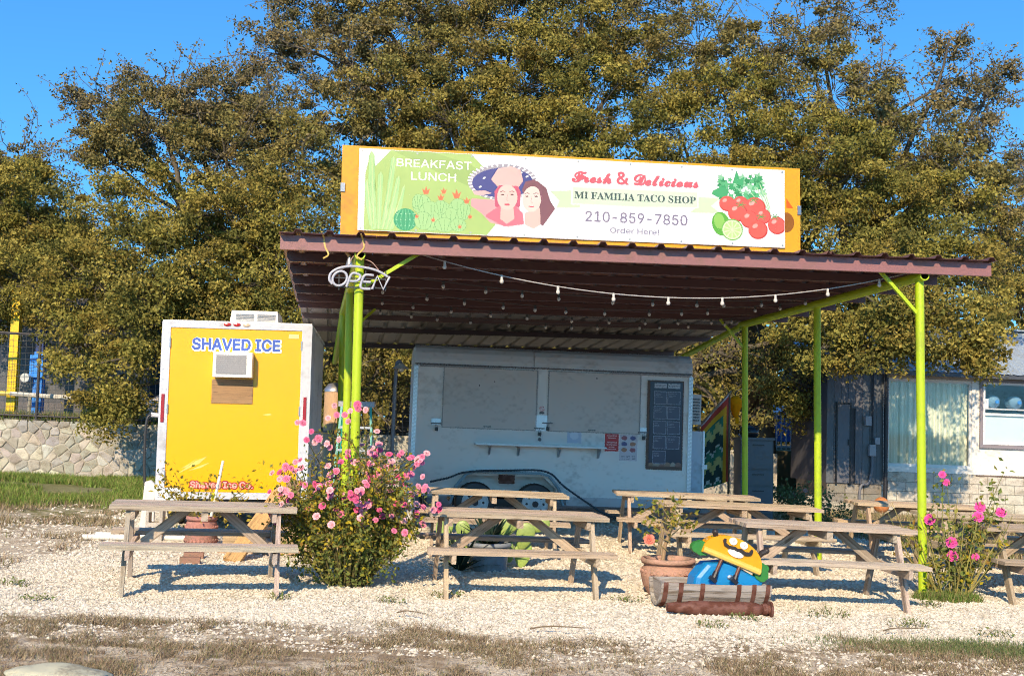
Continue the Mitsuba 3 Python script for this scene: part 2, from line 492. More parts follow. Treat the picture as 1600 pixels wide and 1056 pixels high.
mb = MB()
tx, ty = np.linspace(-60, 6.3, 110), np.linspace(0, 1, 60)
fy = np.interp(tx, WALL[:, 0], WALL[:, 1]) + 0.12
YY = fy[None] + (140 - fy[None]) * (ty[:, None] ** 2.2)
XX = np.broadcast_to(tx, YY.shape)
ZZ = terrace_z(XX, YY)
kk = (np.arange(59)[:, None] * 110 + np.arange(109)[None]).ravel()
tc = meshkit.fbm(np.stack([XX * 0.8, YY * 0.8, 0 * XX], -1), 4, 5).reshape(-1, 1)
mb.add(np.stack([XX, YY, ZZ], -1).reshape(-1, 3), np.stack([kk, kk + 1, kk + 111, kk + 110], 1), np.array([0.1, 0.1, 0.04]) * (1 - tc) + np.array([0.24, 0.2, 0.12]) * tc)
mb.add([[6.3, 27.3, -1], [6.3, 140, -1], [6.3, 140, 1.3], [6.3, 27.3, 1.12]], [[0, 1, 2, 3]], (0.2, 0.17, 0.11))
mb.add([[6.3, 30.2, 1.145], [70, 30.2, 1.0], [70, 140, 1.0], [6.3, 140, 1.145]], [[0, 1, 2, 3]], (0.17, 0.15, 0.08))
mb.add([[6.3, 30.2, 1.145], [70, 30.2, 1.0], [70, 30.2, -1], [6.3, 30.2, -1]], [[0, 1, 2, 3]], (0.17, 0.15, 0.08))
put('terrace', mb, 'stone')
labels['terrace'] = {'kind': 'structure', 'label': 'raised earth terrace held by the stone wall'}

wall = thing('stone_wall', 'rubble limestone retaining wall behind the green grass and the trailers', 'wall')
core = MB()
ss = np.linspace(0, SEG[-1], 60)
for a, b in zip(ss[:-1], ss[1:]):
    (x0, y0, _), (x1, y1, _) = on_wall(a), on_wall(b)
    (u0, w0, _), (u1, w1, _) = on_wall(a, 0.35), on_wall(b, 0.35)
    z0, z1 = gz(x0, y0), gz(x1, y1)
    core.add([[x0, y0, z0 - 0.2], [x1, y1, z1 - 0.2], [x1, y1, z1 + 1.12], [x0, y0, z0 + 1.12], [u0, w0, z0 + 1.12], [u1, w1, z1 + 1.12]], [[0, 1, 2, 3], [3, 2, 5, 4]], (0.44, 0.42, 0.37))
part(wall, 'mortar', core, 'stone')
from shapely import voronoi_polygons, MultiPoint
S0, S1 = 11.6, SEG[-1] - 0.1
pts = []
while len(pts) < 285:
    p = np.array([(S0 + 5.4 * rng.random()) if len(pts) < 165 else (S0 + 5.4 + (S1 - S0 - 5.4) * rng.random()), 1.15 * rng.random()])
    dens = 0.17 if len(pts) < 165 else 0.32
    if all(np.hypot(*(p - q) * [0.75, 1.3]) > dens * (0.4 + 0.85 * rng.random()) for q in pts):
        pts.append(p)
    elif rng.random() < 0.004:
        pts.append(p)
area = sbox(S0, -0.05, S1, 1.17)
tones = [(0.47, 0.455, 0.41), (0.4, 0.39, 0.36), (0.52, 0.485, 0.41), (0.36, 0.355, 0.34), (0.44, 0.415, 0.36)]
for g in voronoi_polygons(MultiPoint(pts), extend_to=area).geoms:
    g = g.intersection(area).buffer(-0.016).buffer(0.007, quad_segs=1).simplify(0.006)
    if g.geom_type != 'Polygon' or g.area < 0.003:
        continue
    q = np.array(g.exterior.coords)[:-1]
    c = q.mean(0)
    q = c + (q - c) * (1 + 0.1 * (rng.random((len(q), 1)) - 0.6))
    m, pr = len(q), 0.008 + 0.022 * rng.random()
    out = []
    for sc, dp in ((1.0, -0.02), (1.0, pr * 0.6), (0.9, pr)):
        r = c + (q - c) * sc
        x, y, d = on_wall(r[:, 0], -dp)
        out.append(np.stack([x, y, gz(x, y) + r[:, 1]], 1))
    x, y, d = on_wall(c[0], -pr - 0.004)
    v = np.vstack(out + [[[x, y, gz(x, y) + c[1]]]])
    k = np.arange(m)
    f = [[a, (a + 1) % m, (a + 1) % m + m, a + m] for a in k] + [[a + m, (a + 1) % m + m, (a + 1) % m + 2 * m, a + 2 * m] for a in k]
    f3 = [[a + 2 * m, (a + 1) % m + 2 * m, 3 * m] for a in k]
    mb = MB().add(v, np.array(f), jit(tones[rng.integers(5)], 0.2))
    mb.F.append(np.array(f3))
    part(wall, 'stone', mb, 'stone')
# low grass along the top of the wall
n = 9000
s = 9 + 9 * rng.random(n)
x, y, d = on_wall(s, 0.3 + 0.9 * rng.random(n))
mb = MB().add(*blades(x, y, 0.22, 0.5, GREEN + STRAW[:2], 0.01, z=terrace_z(x, y)))
put('terrace_grass', mb, 'matte')
labels['terrace_grass'] = {'kind': 'stuff', 'label': 'rough grass on the terrace above the stone wall', 'category': 'grass'}


def wire_fence(name, label, s0, s1, back, h, pitch, col):
    t = thing(name, label, 'fence')
    n = max(2, int((s1 - s0) / 2.4) + 1)
    for s in np.linspace(s0, s1, n):
        x, y, d = on_wall(s, back)
        z = terrace_z(x, y)
        part(t, 'post', MB().cyl((x, y, z - 0.1), (x, y, z + h + 0.04), 0.035, col, n=8), 'paint', smooth=True)
    for hh in (h, 0.12):
        pth = [(*on_wall(s, back)[:2], terrace_z(*on_wall(s, back)[:2]) + hh) for s in np.linspace(s0, s1, 30)]
        part(t, 'rail', MB().tube(pth, 0.028, col, 6), 'paint', smooth=True)
    w = MB()
    for s in np.arange(s0, s1, pitch):
        x, y, d = on_wall(s, back - 0.03)
        z = terrace_z(x, y)
        w.cyl((x, y, z + 0.03), (x, y, z + h), 0.0045, (0.33, 0.33, 0.33), n=4, caps=False)
    for hh in np.arange(0.05, h, pitch):
        pth = [(*on_wall(s, back - 0.03)[:2], terrace_z(*on_wall(s, back - 0.03)[:2]) + hh) for s in np.linspace(s0, s1, 16)]
        w.tube(pth, 0.0045, (0.33, 0.33, 0.33), 4, caps=False)
    part(t, 'wire_mesh', w, 'metal', stuff=True)


wire_fence('wire_fence', 'tall welded wire fence on the wall in front of the dark sided house', 10.6, 17.4, 0.3, 1.9, 0.13, (0.04, 0.04, 0.045))
wire_fence('wire_fence', 'low wire fence along the wall behind the two trailers', 17.7, SEG[-1] - 0.2, 0.3, 1.05, 0.16, (0.03, 0.03, 0.03))

house = thing('sided_house', 'dark grey house with lap siding behind the wire fence and the yellow post', 'house')
part(house, 'wall', MB().box((-13.2, 31.4, 3.1), (8.6, 6.4, 3.6), (0.06, 0.06, 0.065)), 'matte')
for k in range(21):
    z = 1.42 + 0.16 * k
    part(house, 'siding_board', MB().box((-13.2, 28.17, z + 0.08), (8.6, 0.022, 0.168), jit((0.105, 0.107, 0.12), 0.15), np.array([[1, 0, 0], [0, math.cos(0.07), -math.sin(0.07)], [0, math.sin(0.07), math.cos(0.07)]])), 'paint')
part(house, 'corner_trim', MB().box((-8.93, 28.14, 3.1), (0.16, 0.1, 3.5), (0.03, 0.03, 0.035)), 'paint')
rf = MB()
rf.prism(Polygon([(-17.9, 4.85), (-13.2, 5.2), (-8.5, 4.85), (-8.5, 4.97), (-13.2, 5.32), (-17.9, 4.97)]), 7.2, (0.09, 0.09, 0.1), frame((0, 27.8, 0)))
part(house, 'roof', rf, 'paint')

zt = float(terrace_z(-11, 26))
t = thing('yellow_post', 'square yellow post behind the wire fence at the left', 'post')
part(t, 'shaft', MB().box((-11.22, 26.0, zt + 1.4), (0.19, 0.19, 2.9), (0.75, 0.5, 0.01)), 'worn')
part(t, 'cap', MB().box((-11.22, 26.0, zt + 2.87), (0.24, 0.24, 0.06), (0.7, 0.46, 0.01)), 'worn')
t = thing('blue_post', 'bright blue post with a meter box behind the wire fence', 'post')
part(t, 'shaft', MB().box((-10.72, 26.2, zt + 0.75), (0.2, 0.2, 1.6), (0.03, 0.22, 0.72)), 'worn')
part(t, 'upper_shaft', MB().box((-10.72, 26.2, zt + 2.2), (0.17, 0.17, 1.3), (0.012, 0.03, 0.14)), 'paint')  # upper length of the same post, darkened: its shade is in the colour
part(t, 'meter_box', MB().box((-10.72, 26.07, zt + 1.22), (0.3, 0.16, 0.5), (0.03, 0.24, 0.75)), 'paint')
part(t, 'meter', MB().cyl((-10.92, 26.0, zt + 0.95), (-10.92, 25.88, zt + 0.95), 0.1, (0.5, 0.52, 0.52), n=14), 'gloss')
t = thing('pipe_rail', 'yellow and white pipe rail low behind the wire fence', 'rail')
ra, rb = np.array([-12.2, 25.55, zt + 0.62]), np.array([-9.25, 25.95, zt + 0.5])
for f0, f1, c in ((0, 0.36, (0.68, 0.5, 0.1)), (0.36, 0.82, (0.6, 0.57, 0.5)), (0.82, 1, (0.62, 0.43, 0.08))):
    part(t, 'pipe', MB().cyl(ra + (rb - ra) * f0, ra + (rb - ra) * f1, 0.055, c, n=10), 'worn', smooth=True)
for f0 in (0.05, 0.5, 0.95):
    q = ra + (rb - ra) * f0
    part(t, 'leg', MB().cyl((q[0], q[1], zt - 0.05), q, 0.035, (0.4, 0.36, 0.25), n=8), 'worn', smooth=True)
t = thing('blue_bin', 'blue plastic bin on the terrace beside the hanging oak branch', 'bin')
zb = float(terrace_z(-9, 27))
part(t, 'body', MB().lathe([(0.0, 0), (0.2, 0), (0.25, 0.5), (0.0, 0.5)], (-9.0, 27.0, zb), (0.02, 0.2, 0.6), 18), 'paint')
part(t, 'rim', MB().lathe([(0.25, 0.47), (0.275, 0.47), (0.275, 0.52), (0.25, 0.52), (0.25, 0.47)], (-9.0, 27.0, zb), (0.03, 0.24, 0.66), 18), 'paint')
for k, (x, y, r) in enumerate([(-8.35, 27.5, 0.55), (-9.55, 26.9, 0.28)]):
    m = ICO[2]
    v = m[0] * (1 + (meshkit.fbm(m[0] * 2 + k * 7, 3, 4) - 0.5)[:, None] * 0.6) * np.array([r, r * 0.8, r * 0.75]) + [x, y, zb + r * 0.4]
    one('boulder', ['pale boulder on the terrace just left of the yellow trailer', 'smaller pale boulder on the terrace left of the blue bin'][k], 'boulder', MB().add(v, m[1], (0.5, 0.48, 0.46)), 'stone', smooth=True)

# behind the shrub: white railing and a parked blue car on the terrace
t = thing('picket_railing', 'grey white railing of thin bars behind the dark oak trunk', 'railing')
zr = 1.14
for k in range(26):
    x = 5.6 + 0.13 * k
    part(t, 'bar', MB().box((x, 31.0, zr + 0.5), (0.03, 0.03, 0.95), (0.5, 0.5, 0.5)), 'paint')
for z in (0.1, 0.97):
    part(t, 'rail', MB().box((7.22, 31.0, zr + z), (3.4, 0.05, 0.05), (0.5, 0.5, 0.5)), 'paint')
car = thing('parked_car', 'blue car parked behind the railing, seen between trunk and shed', 'car')
M = frame((8.9, 34.2, 1.08), 0.1)
prof = Polygon([(-2.1, 0.3), (-2.15, 0.75), (-1.9, 0.88), (-1.2, 0.95), (-0.6, 1.38), (0.7, 1.42), (1.4, 1.0), (2.05, 0.9), (2.15, 0.6), (2.1, 0.3), (1.75, 0.28), (1.6, 0.55), (1.2, 0.55), (1.05, 0.28), (-1.05, 0.28), (-1.2, 0.55), (-1.6, 0.55), (-1.75, 0.28)])
part(car, 'body', MB().prism(prof, 1.7, (0.02, 0.06, 0.22), M), 'gloss')
for poly in (Polygon([(-1.0, 0.98), (-0.55, 1.32), (0.0, 1.34), (0.0, 0.97)]), Polygon([(0.06, 0.97), (0.06, 1.34), (0.66, 1.35), (1.2, 0.99)])):
    part(car, 'window', MB().prism(poly, 0.02, (0.02, 0.025, 0.03), frame(M[:3, 3] - M[:3, 1] * 0.015, 0.1)), 'gloss')
for x in (-1.4, 1.4):
    for y in (-0.02, 1.52):
        w = part(car, 'wheel', MB().lathe([(0, -0.1), (0.3, -0.1), (0.33, -0.05), (0.33, 0.05), (0.3, 0.1), (0, 0.1)], (x, y + 0.1, 0.31), (0.015, 0.015, 0.015), 18, axis=1), 'paint', M)
        part(w, 'rim', MB().lathe([(0, -0.115), (0.2, -0.105), (0.2, 0.0)], (x, y + 0.1, 0.31), (0.4, 0.4, 0.4), 14, axis=1), 'metal', M)
# ---------------------------------------------------------------- trees
LEAF_LIT = np.array([(0.3, 0.265, 0.065), (0.25, 0.23, 0.06), (0.37, 0.31, 0.08), (0.16, 0.155, 0.045), (0.29, 0.23, 0.06)])
LEAF_GREY = np.array([(0.26, 0.21, 0.1), (0.22, 0.185, 0.095), (0.3, 0.24, 0.12), (0.18, 0.16, 0.08)])


def leaves_at(c, size, cols, bias=0.5):
    """a four-cornered leaf, folded along its middle, at each point"""
    n = len(c)
    nr = rng.standard_normal((n, 3)) + np.array([-0.1, -0.5, 0.6]) * bias
    nr /= np.linalg.norm(nr, axis=1, keepdims=True)
    t = np.cross(nr, rng.standard_normal((n, 3)))
    t /= np.maximum(np.linalg.norm(t, axis=1, keepdims=True), 1e-9)
    b = np.cross(nr, t)
    s = size * (0.6 + 0.8 * rng.random((n, 1)))
    v = np.stack([c - t * s * 0.5, c + b * s * 0.3 + nr * s * 0.1, c + t * s * 0.55, c - b * s * 0.3 + nr * s * 0.1], 1).reshape(-1, 3)
    f = np.array([[0, 1, 2], [0, 2, 3]])[None] + 4 * np.arange(n)[:, None, None]
    return v, f.reshape(-1, 3), np.repeat(cols, 4, 0)


def limb_path(a, b, sag, k=6):
    a, b = np.asarray(a, float), np.asarray(b, float)
    t = np.linspace(0, 1, k)[:, None]
    w = rng.standard_normal(3) * np.linalg.norm(b - a) * 0.09
    return a + (b - a) * t + np.sin(t * np.pi) * (w + np.array([0, 0, sag])) + np.sin(t * 2 * np.pi) * rng.standard_normal(3) * 0.06


def oak(name, label, lobes, base, trunk_r, fork, leaf=0.1, dens=1.0):
    t = thing(name, label, 'tree', 'live oaks behind the trailers')
    base, fork = np.array(base, float), np.array(fork, float)
    bark = (0.105, 0.09, 0.075)
    tr = MB()
    P = limb_path(base - [0, 0, 0.3], fork, 0, 9)
    tr.tube(P, np.linspace(trunk_r * 1.25, trunk_r * 0.75, 9), bark, 12)
    part(t, 'trunk', tr, 'stone', smooth=True)
    C, K = [], []
    tw = MB()
    for (x, y, z, r, d, g) in lobes:
        c = np.array([x, y, z])
        mid = fork + (c - fork) * 0.5 + rng.standard_normal(3) * 0.4
        L = np.vstack([limb_path(fork, mid, 0.2, 5), limb_path(mid, c + rng.standard_normal(3) * 0.2, 0.1, 5)[1:]])
        part(t, 'limb', MB().tube(L, np.linspace(trunk_r * 0.36, 0.022, len(L)), bark, 7), 'stone', smooth=True)
        m = int((19 * r * r + 6))
        dv = rng.standard_normal((m, 3))
        dv /= np.linalg.norm(dv, axis=1, keepdims=True)
        rad = r * (0.3 + 0.75 * rng.random((m, 1)) ** 0.5)
        cc = c + dv * rad * np.array([1, 0.85, 0.85])
        tone = LEAF_LIT[rng.integers(0, 5, m)] * (1 - g) + LEAF_GREY[rng.integers(0, 4, m)] * g
        for q, tn in zip(cc, tone):
            tw.tube(limb_path(c + (q - c) * 0.15, q, 0.0, 4), np.linspace(0.011, 0.005, 4), bark, 4, caps=False)
            n = int(215 * d * dens * (0.5 + rng.random()))
            s = rng.standard_normal((n, 3))
            s /= np.linalg.norm(s, axis=1, keepdims=True)
            cr = (0.2 + 0.26 * rng.random()) * (1 - 0.2 * g)
            C.append(q + s * cr * rng.random((n, 1)) ** 0.5 * np.array([1.15, 1, 0.7]))
            K.append(tn * (0.5 + 0.9 * rng.random((n, 1))))
        if g > 0.25:      # thin sprays that stick out of the top
            for _ in range(int(5 + 9 * g * r)):
                dd = nrm(rng.standard_normal(3) * [1, 0.7, 0.8] + [0, 0, 0.5])
                a = c + dd * r * 0.55
                P = limb_path(a, a + dd * (0.6 + 0.8 * rng.random()) * min(r, 1) * 1.25, 0.06, 6)
                tw.tube(P, np.linspace(0.013, 0.004, 6), (0.15, 0.125, 0.11), 4, caps=False)
                n = int(40 * d + 8)
                i = rng.random(n) * 4.9
                k = i.astype(int)
                q = P[k] + (P[k + 1] - P[k]) * (i - k)[:, None] + rng.standard_normal((n, 3)) * 0.06
                C.append(q)
                K.append(LEAF_GREY[rng.integers(0, 4, n)] * (0.6 + 0.7 * rng.random((n, 1))))
    part(t, 'twigs', tw, 'matte', stuff=True)
    C, K = np.vstack(C), np.vstack(K)
    part(t, 'crown', MB().add(*leaves_at(C, leaf, K)), 'leaf', stuff=True)


LOBES = {
'far_left': [(-14.73,31.0,7.61,1.8,1,0),(-13.31,31.0,7.12,1.6,1,0),(-13.65,30.0,5.73,2,1,0),(-12.13,30.0,5.51,1.2,1,0),(-13.77,31.5,8.42,1.0,0.6,1),(-13.97,29.0,4.92,1.6,1,0),(-12.32,31.0,6.53,0.6,0.6,1),(-12.0,29.0,4.48,1.2,1,0),(-12.94,29.0,6.75,1.5,1,0),(-12.25,29.0,6.11,1.1,1,0),(-12.77,28.5,4.89,1.3,1,0),(-11.06,28.5,5.57,1.0,1,0),(-15.88,31.0,6.53,1.8,1,0)],
'left': [(-11.07,26.0,4.61,1.1,1,0),(-9.85,25.5,4.44,1.1,1,0),(-12.14,26.5,4.2,1.1,1,0),(-9.12,25.0,4.67,1.2,1,0),(-8.62,25.0,5.82,1.3,1,0),(-7.68,24.0,4.58,1.2,1,0),(-7.68,23.6,3.2,1.0,1,0),(-8.37,23.6,2.4,0.9,1,0),(-8.0,23.6,1.62,0.6,0.8,0),(-8.94,24.0,3.07,0.9,1,0),(-7.33,23.4,3.85,0.9,1,0),(-6.74,24.0,4.6,1.3,1,0),(-7.08,24.5,5.91,1.4,1,0),(-9.32,26.0,7.31,1.2,0.9,0.5),(-8.33,26.0,8.08,1.3,0.9,0.6),(-9.78,26.5,8.55,0.8,0.6,1),(-10.48,26.8,9.16,0.4,0.5,1),(-8.23,27.0,9.04,1.0,0.7,0.8),(-9.25,27.0,9.56,0.5,0.5,1),(-7.31,27.0,8.91,1.0,0.7,1),(-6.69,26.0,7.52,1.4,0.9,0.5),(-5.56,24.5,5.8,1.5,1,0),(-5.13,24.0,4.51,1.4,1,0),(-4.83,25.5,7.31,1.3,1,0.3),(-4.45,24.5,5.69,1.4,1,0),(-5.81,26.5,8.57,1.2,0.8,0.8),(-6.84,27.5,9.45,1.0,0.8,0.8),(-6.52,27.0,8.3,1.1,0.9,0.5),(-6.12,23.8,3.92,0.9,1,0),(-4.93,23.8,3.88,0.8,1,0)],
'centre': [(-6.06,28.0,10.75,0.9,0.7,1),(-5.4,28.5,12.01,1.3,0.8,0.8),(-4.3,28.0,10.63,1.5,0.8,0.8),(-4.12,28.5,12.8,1.6,0.8,0.6),(-2.74,28.0,11.49,1.6,0.9,0.5),(-2.88,27.0,9.17,1.5,1,0.3),(-4.09,27.0,8.75,1.3,0.9,0.6),(-1.52,28.5,12.69,1.7,0.9,0.5),(-1.41,27.5,10.3,1.6,1,0.3),(-1.47,26.5,8.61,1.4,1,0.1),(-0.19,28.0,11.63,1.7,0.9,0.3),(0.16,27.0,9.56,1.6,1,0.1),(1.24,28.5,12.93,1.6,0.9,0.5),(1.39,27.5,10.69,1.6,1,0.1),(1.82,26.5,8.84,1.5,1,0),(3.04,28.5,12.31,1.4,0.8,0.6),(3.17,28.0,10.5,1.5,0.9,0.2),(-2.83,27.0,7.39,1.5,1,0),(-0.09,27.0,7.3,1.6,1,0),(2.5,27.0,7.21,1.6,1,0),(0.78,26.5,8.28,1.3,1,0),(-0.41,26.5,8.33,1.2,1,0)],
'right': [(4.28,27.0,10.84,1.3,0.8,0.5),(4.73,26.0,9.15,1.4,1,0),(3.7,26.0,8.53,1.2,1,0),(5.97,27.0,10.56,1.3,0.8,0.5),(5.36,25.5,8.0,1.3,1,0),(7.01,27.5,11.23,1.1,0.6,0.8),(8.34,28.0,12.09,0.9,0.4,1),(7.37,26.5,9.51,1.4,0.8,0.3),(6.53,25.0,7.62,1.4,1,0),(7.23,24.5,7.1,1.4,1,0),(8.49,26.5,9.77,0.7,0.5,1),(6.82,24.5,5.97,1.3,1,0),(4.75,26.0,7.06,1.4,1,0),(5.97,25.0,6.46,1.3,1,0),(8.04,26.0,8.79,1.1,0.7,0.7)],
'far_right_front': [(8.37,25.0,7.52,1.3,0.9,0.2),(9.25,25.5,8.31,0.95,0.7,0.8),(9.88,26.0,9.73,0.6,0.5,1),(9.96,26.0,10.56,0.35,0.5,1),(10.56,25.5,9.15,0.7,0.5,1),(10.92,25.5,9.75,0.4,0.5,1),(9.63,25.0,7.55,1.2,0.8,0.4),(8.03,24.0,5.92,1.3,1,0),(8.97,24.0,6.21,1.3,1,0),(10.48,25.0,7.86,0.6,0.5,1),(9.99,24.5,6.61,1.0,0.8,0.5),(7.02,22.5,4.62,1.1,1,0),(6.46,22.3,4.07,0.9,1,0),(7.61,22.0,4.57,1.1,1,0),(8.59,22.0,4.71,1.0,1,0),(6.85,21.2,3.49,0.75,1,0),(7.49,21.0,3.32,0.6,1,0),(8.31,21.0,3.63,0.75,1,0),(8.58,20.8,3.1,0.4,0.9,0),(6.44,21.4,3.26,0.65,1,0),(5.71,22.8,4.24,1.0,1,0),(6.96,20.8,3.81,0.6,0.9,0),(7.77,20.8,3.95,0.6,0.9,0),(5.9,21.6,3.38,0.6,0.9,0),(10.6,24.5,5.65,0.8,0.8,0.3)],
'far_right': [(15.89,36.0,8.78,1.2,0.7,1),(15.04,35.0,6.59,1.3,1,0.3),(16.48,36.0,6.96,1.8,1,0.3),(16.54,36.5,10.25,0.9,0.5,1),(14.98,34.0,5.5,1.0,1,0),(17.11,36.0,8.61,1.5,0.8,0.5)],
'behind_left': [(-3.37,25.5,2.46,1.2,0.35,0.3),(-2.68,25.5,2.9,1.1,0.35,0.3),(-3.88,25.0,2.98,1.0,0.45,0.2),(-2.24,25.0,3.86,1.3,1,0),(-1.4,25.0,3.67,1.2,1,0),(-4.41,25.0,2.14,1.0,0.5,0),(-2.93,26.0,4.67,1.4,1,0),(-1.49,26.0,5.14,1.5,1,0)],
'behind_right': [(4.41,25.5,3.21,1.1,0.4,0.3),(4.85,25.5,2.09,0.9,0.3,0.3),(5.55,25.5,3.1,1.1,0.35,0.3),(6.54,25.5,2.84,1.0,0.5,0),(6.53,26.0,2.14,0.7,0.5,0),(6.55,24.5,3.89,1,1,0),(-0.0,25.5,3.75,1.2,1,0),(1.39,25.0,3.81,1.2,1,0),(2.84,25.5,3.82,1.2,1,0),(5.7,25.0,5.04,1.3,1,0),(4.33,26.0,5.14,1.4,1,0)],
}


def root(x, y):
    return (x, y, float(terrace_z(x, y)))


oak('oak_tree', 'dense oak at the left edge, set apart from the next crown by blue sky', LOBES['far_left'], root(-15.5, 31), 0.3, (-15, 31, 5.0), 0.081)
oak('oak_tree', 'oak whose low branches hang over the stone wall left of the yellow trailer', LOBES['left'], root(-5.2, 27.9), 0.35, (-5.6, 26.5, 4.4), 0.074)
oak('oak_tree', 'tallest oak, rising out of the picture behind the banner', LOBES['centre'], root(-1.2, 29.2), 0.42, (-0.6, 28.5, 6.0), 0.078)
oak('oak_tree', 'oak with a thick dark trunk seen between the two right green posts', LOBES['right'], root(6.0, 27.6), 0.3, (5.9, 26.4, 5.2), 0.074)
oak('oak_tree', 'oak whose right branches droop over the blue grey metal roof', LOBES['far_right_front'], root(5.0, 28.6), 0.26, (7.4, 25.6, 5.6), 0.073)
oak('oak_tree', 'farthest oak at the right edge, small above the metal roof', LOBES['far_right'], root(17.0, 37), 0.3, (16.6, 36.5, 5), 0.081)
oak('oak_tree', 'shaded oak between the yellow trailer and the white food trailer', LOBES['behind_left'], root(-3.0, 28.0), 0.26, (-2.5, 26, 2.8), 0.074)
oak('oak_tree', 'shaded low oak behind the right end of the white food trailer', LOBES['behind_right'], root(3.3, 28.2), 0.28, (3.9, 26, 2.8), 0.074)
# a far mass of trees
C, K, tr = [], [], MB()
for k in range(52):
    x = -42 + 3.4 * (k % 26) + rng.random()
    c = np.array([x, 58 + 6 * rng.random(), 4.0 + 2.2 * rng.random()]) if k < 26 else np.array([x, 47 + 3 * rng.random(), 2.4 + 0.8 * rng.random()])
    s = rng.standard_normal((850, 3))
    s /= np.linalg.norm(s, axis=1, keepdims=True)
    C.append(c + s * np.array([3.2, 3, 3.6]) * rng.random((850, 1)) ** 0.4)
    K.append(LEAF_LIT[rng.integers(0, 5, 850)] * (0.5 + 0.6 * rng.random((850, 1))))
    tr.cyl((c[0], c[1], 0), (c[0], c[1], c[2]), 0.25, (0.08, 0.07, 0.06), 0.12, n=6)
put('far_wood', MB().add(*leaves_at(np.vstack(C), 0.52, np.vstack(K))), 'leaf')
put('far_wood__trunks', tr, 'matte')
labels['far_wood'] = {'kind': 'stuff', 'label': 'far line of oak wood behind everything', 'category': 'wood'}
labels['far_wood__trunks'] = {'kind': 'stuff'}
# ---------------------------------------------------------------- the canopy
CY = math.radians(8.8)
CM = frame((-1.52, 11.48, 0), CY, (-0.009 * math.cos(CY), -0.009 * math.sin(CY), 1))
LIME, BROWN = (0.4, 0.54, 0.014), (0.11, 0.053, 0.05)  # BROWN is darker than the fascia: underside shade put into the colour


def cz(w):
    return -0.012 * w


def local_ground(M, x, y):
    p = M @ np.array([x, y, 0, 1])
    return float(gz(p[0], p[1])) - p[2]


canopy = thing('canopy', 'open sided canopy of brown ribbed metal on lime green pipe posts', 'canopy')


def rib_profile(u0, u1, pitch=0.305, h=0.034):
    pts = []
    k0 = math.floor(u0 / pitch)
    pts.append((u0, 0))
    for k in range(k0, math.ceil(u1 / pitch) + 1):
        c = k * pitch
        for d, z in ((-0.045, 0), (-0.022, h), (0.022, h), (0.045, 0)):
            if u0 < c + d < u1:
                pts.append((c + d, z))
    pts.append((u1, 0))
    return pts


def ribbed(u0, u1, w0, z0, w1, z1, col, t=0.004, seg=1):
    mb = MB()
    P = rib_profile(u0, u1)
    n = len(P)
    for dz, flip in ((0, 0), (t, 1)):
        v = [(u, w0 + (w1 - w0) * k / seg, z0 + (z1 - z0) * k / seg + z + dz) for k in range(seg + 1) for u, z in P]
        f = [[a + n * k, a + 1 + n * k, a + 1 + n * (k + 1), a + n * (k + 1)] for k in range(seg) for a in range(n - 1)]
        mb.add(v, f, col, np.array(v)[:, :2])
    v = [(u, w0, z0 + z + dz) for dz in (0, t) for u, z in P]
    mb.add(v, [[a, a + 1, a + 1 + n, a + n] for a in range(n - 1)], col)
    return mb


us = np.linspace(-0.79, 6.78, 9)
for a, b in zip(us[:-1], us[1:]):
    part(canopy, 'roof_sheet', ribbed(a + 0.001, b - 0.001, -0.27, 3.432 + cz(-0.27), 5.62, 3.432 + cz(5.62), jit((0.11, 0.053, 0.05), 0.1)), 'paint', CM)  # sheets darker than the fascia: shade under the roof painted in
us = np.linspace(-0.74, 6.34, 8)
for a, b in zip(us[:-1], us[1:]):
    part(canopy, 'lean_to_sheet', ribbed(a + 0.001, b - 0.001, 5.45, 3.325, 10.2, 3.08, jit((0.2, 0.185, 0.17), 0.12)), 'worn', CM)
fas = MB()
fas.box((2.995, -0.15, 3.357), (7.55, 0.012, 0.142), (0.25, 0.122, 0.117))
fas.box((2.995, -0.125, 3.29), (7.55, 0.045, 0.008), (0.25, 0.122, 0.117))
part(canopy, 'fascia', fas, 'worn', CM)
for k, w in enumerate([0.02, 0.93, 1.85, 2.77, 3.69, 4.61, 5.42]):
    z = 3.378 + cz(w)
    p = MB()
    p.box((2.995, w, z), (7.5, 0.006, 0.096), (0.11, 0.053, 0.05))  # purlin brown holds the same painted shade as the sheets
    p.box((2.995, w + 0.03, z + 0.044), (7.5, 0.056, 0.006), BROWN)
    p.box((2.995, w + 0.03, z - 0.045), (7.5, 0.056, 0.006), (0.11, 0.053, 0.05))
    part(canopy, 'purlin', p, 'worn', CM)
for w, z in ((6.4, 3.235), (7.9, 3.16), (10.1, 3.04)):
    part(canopy, 'purlin', MB().box((2.8, w, z), (7.05, 0.05, 0.08), (0.1, 0.06, 0.055)), 'worn', CM)
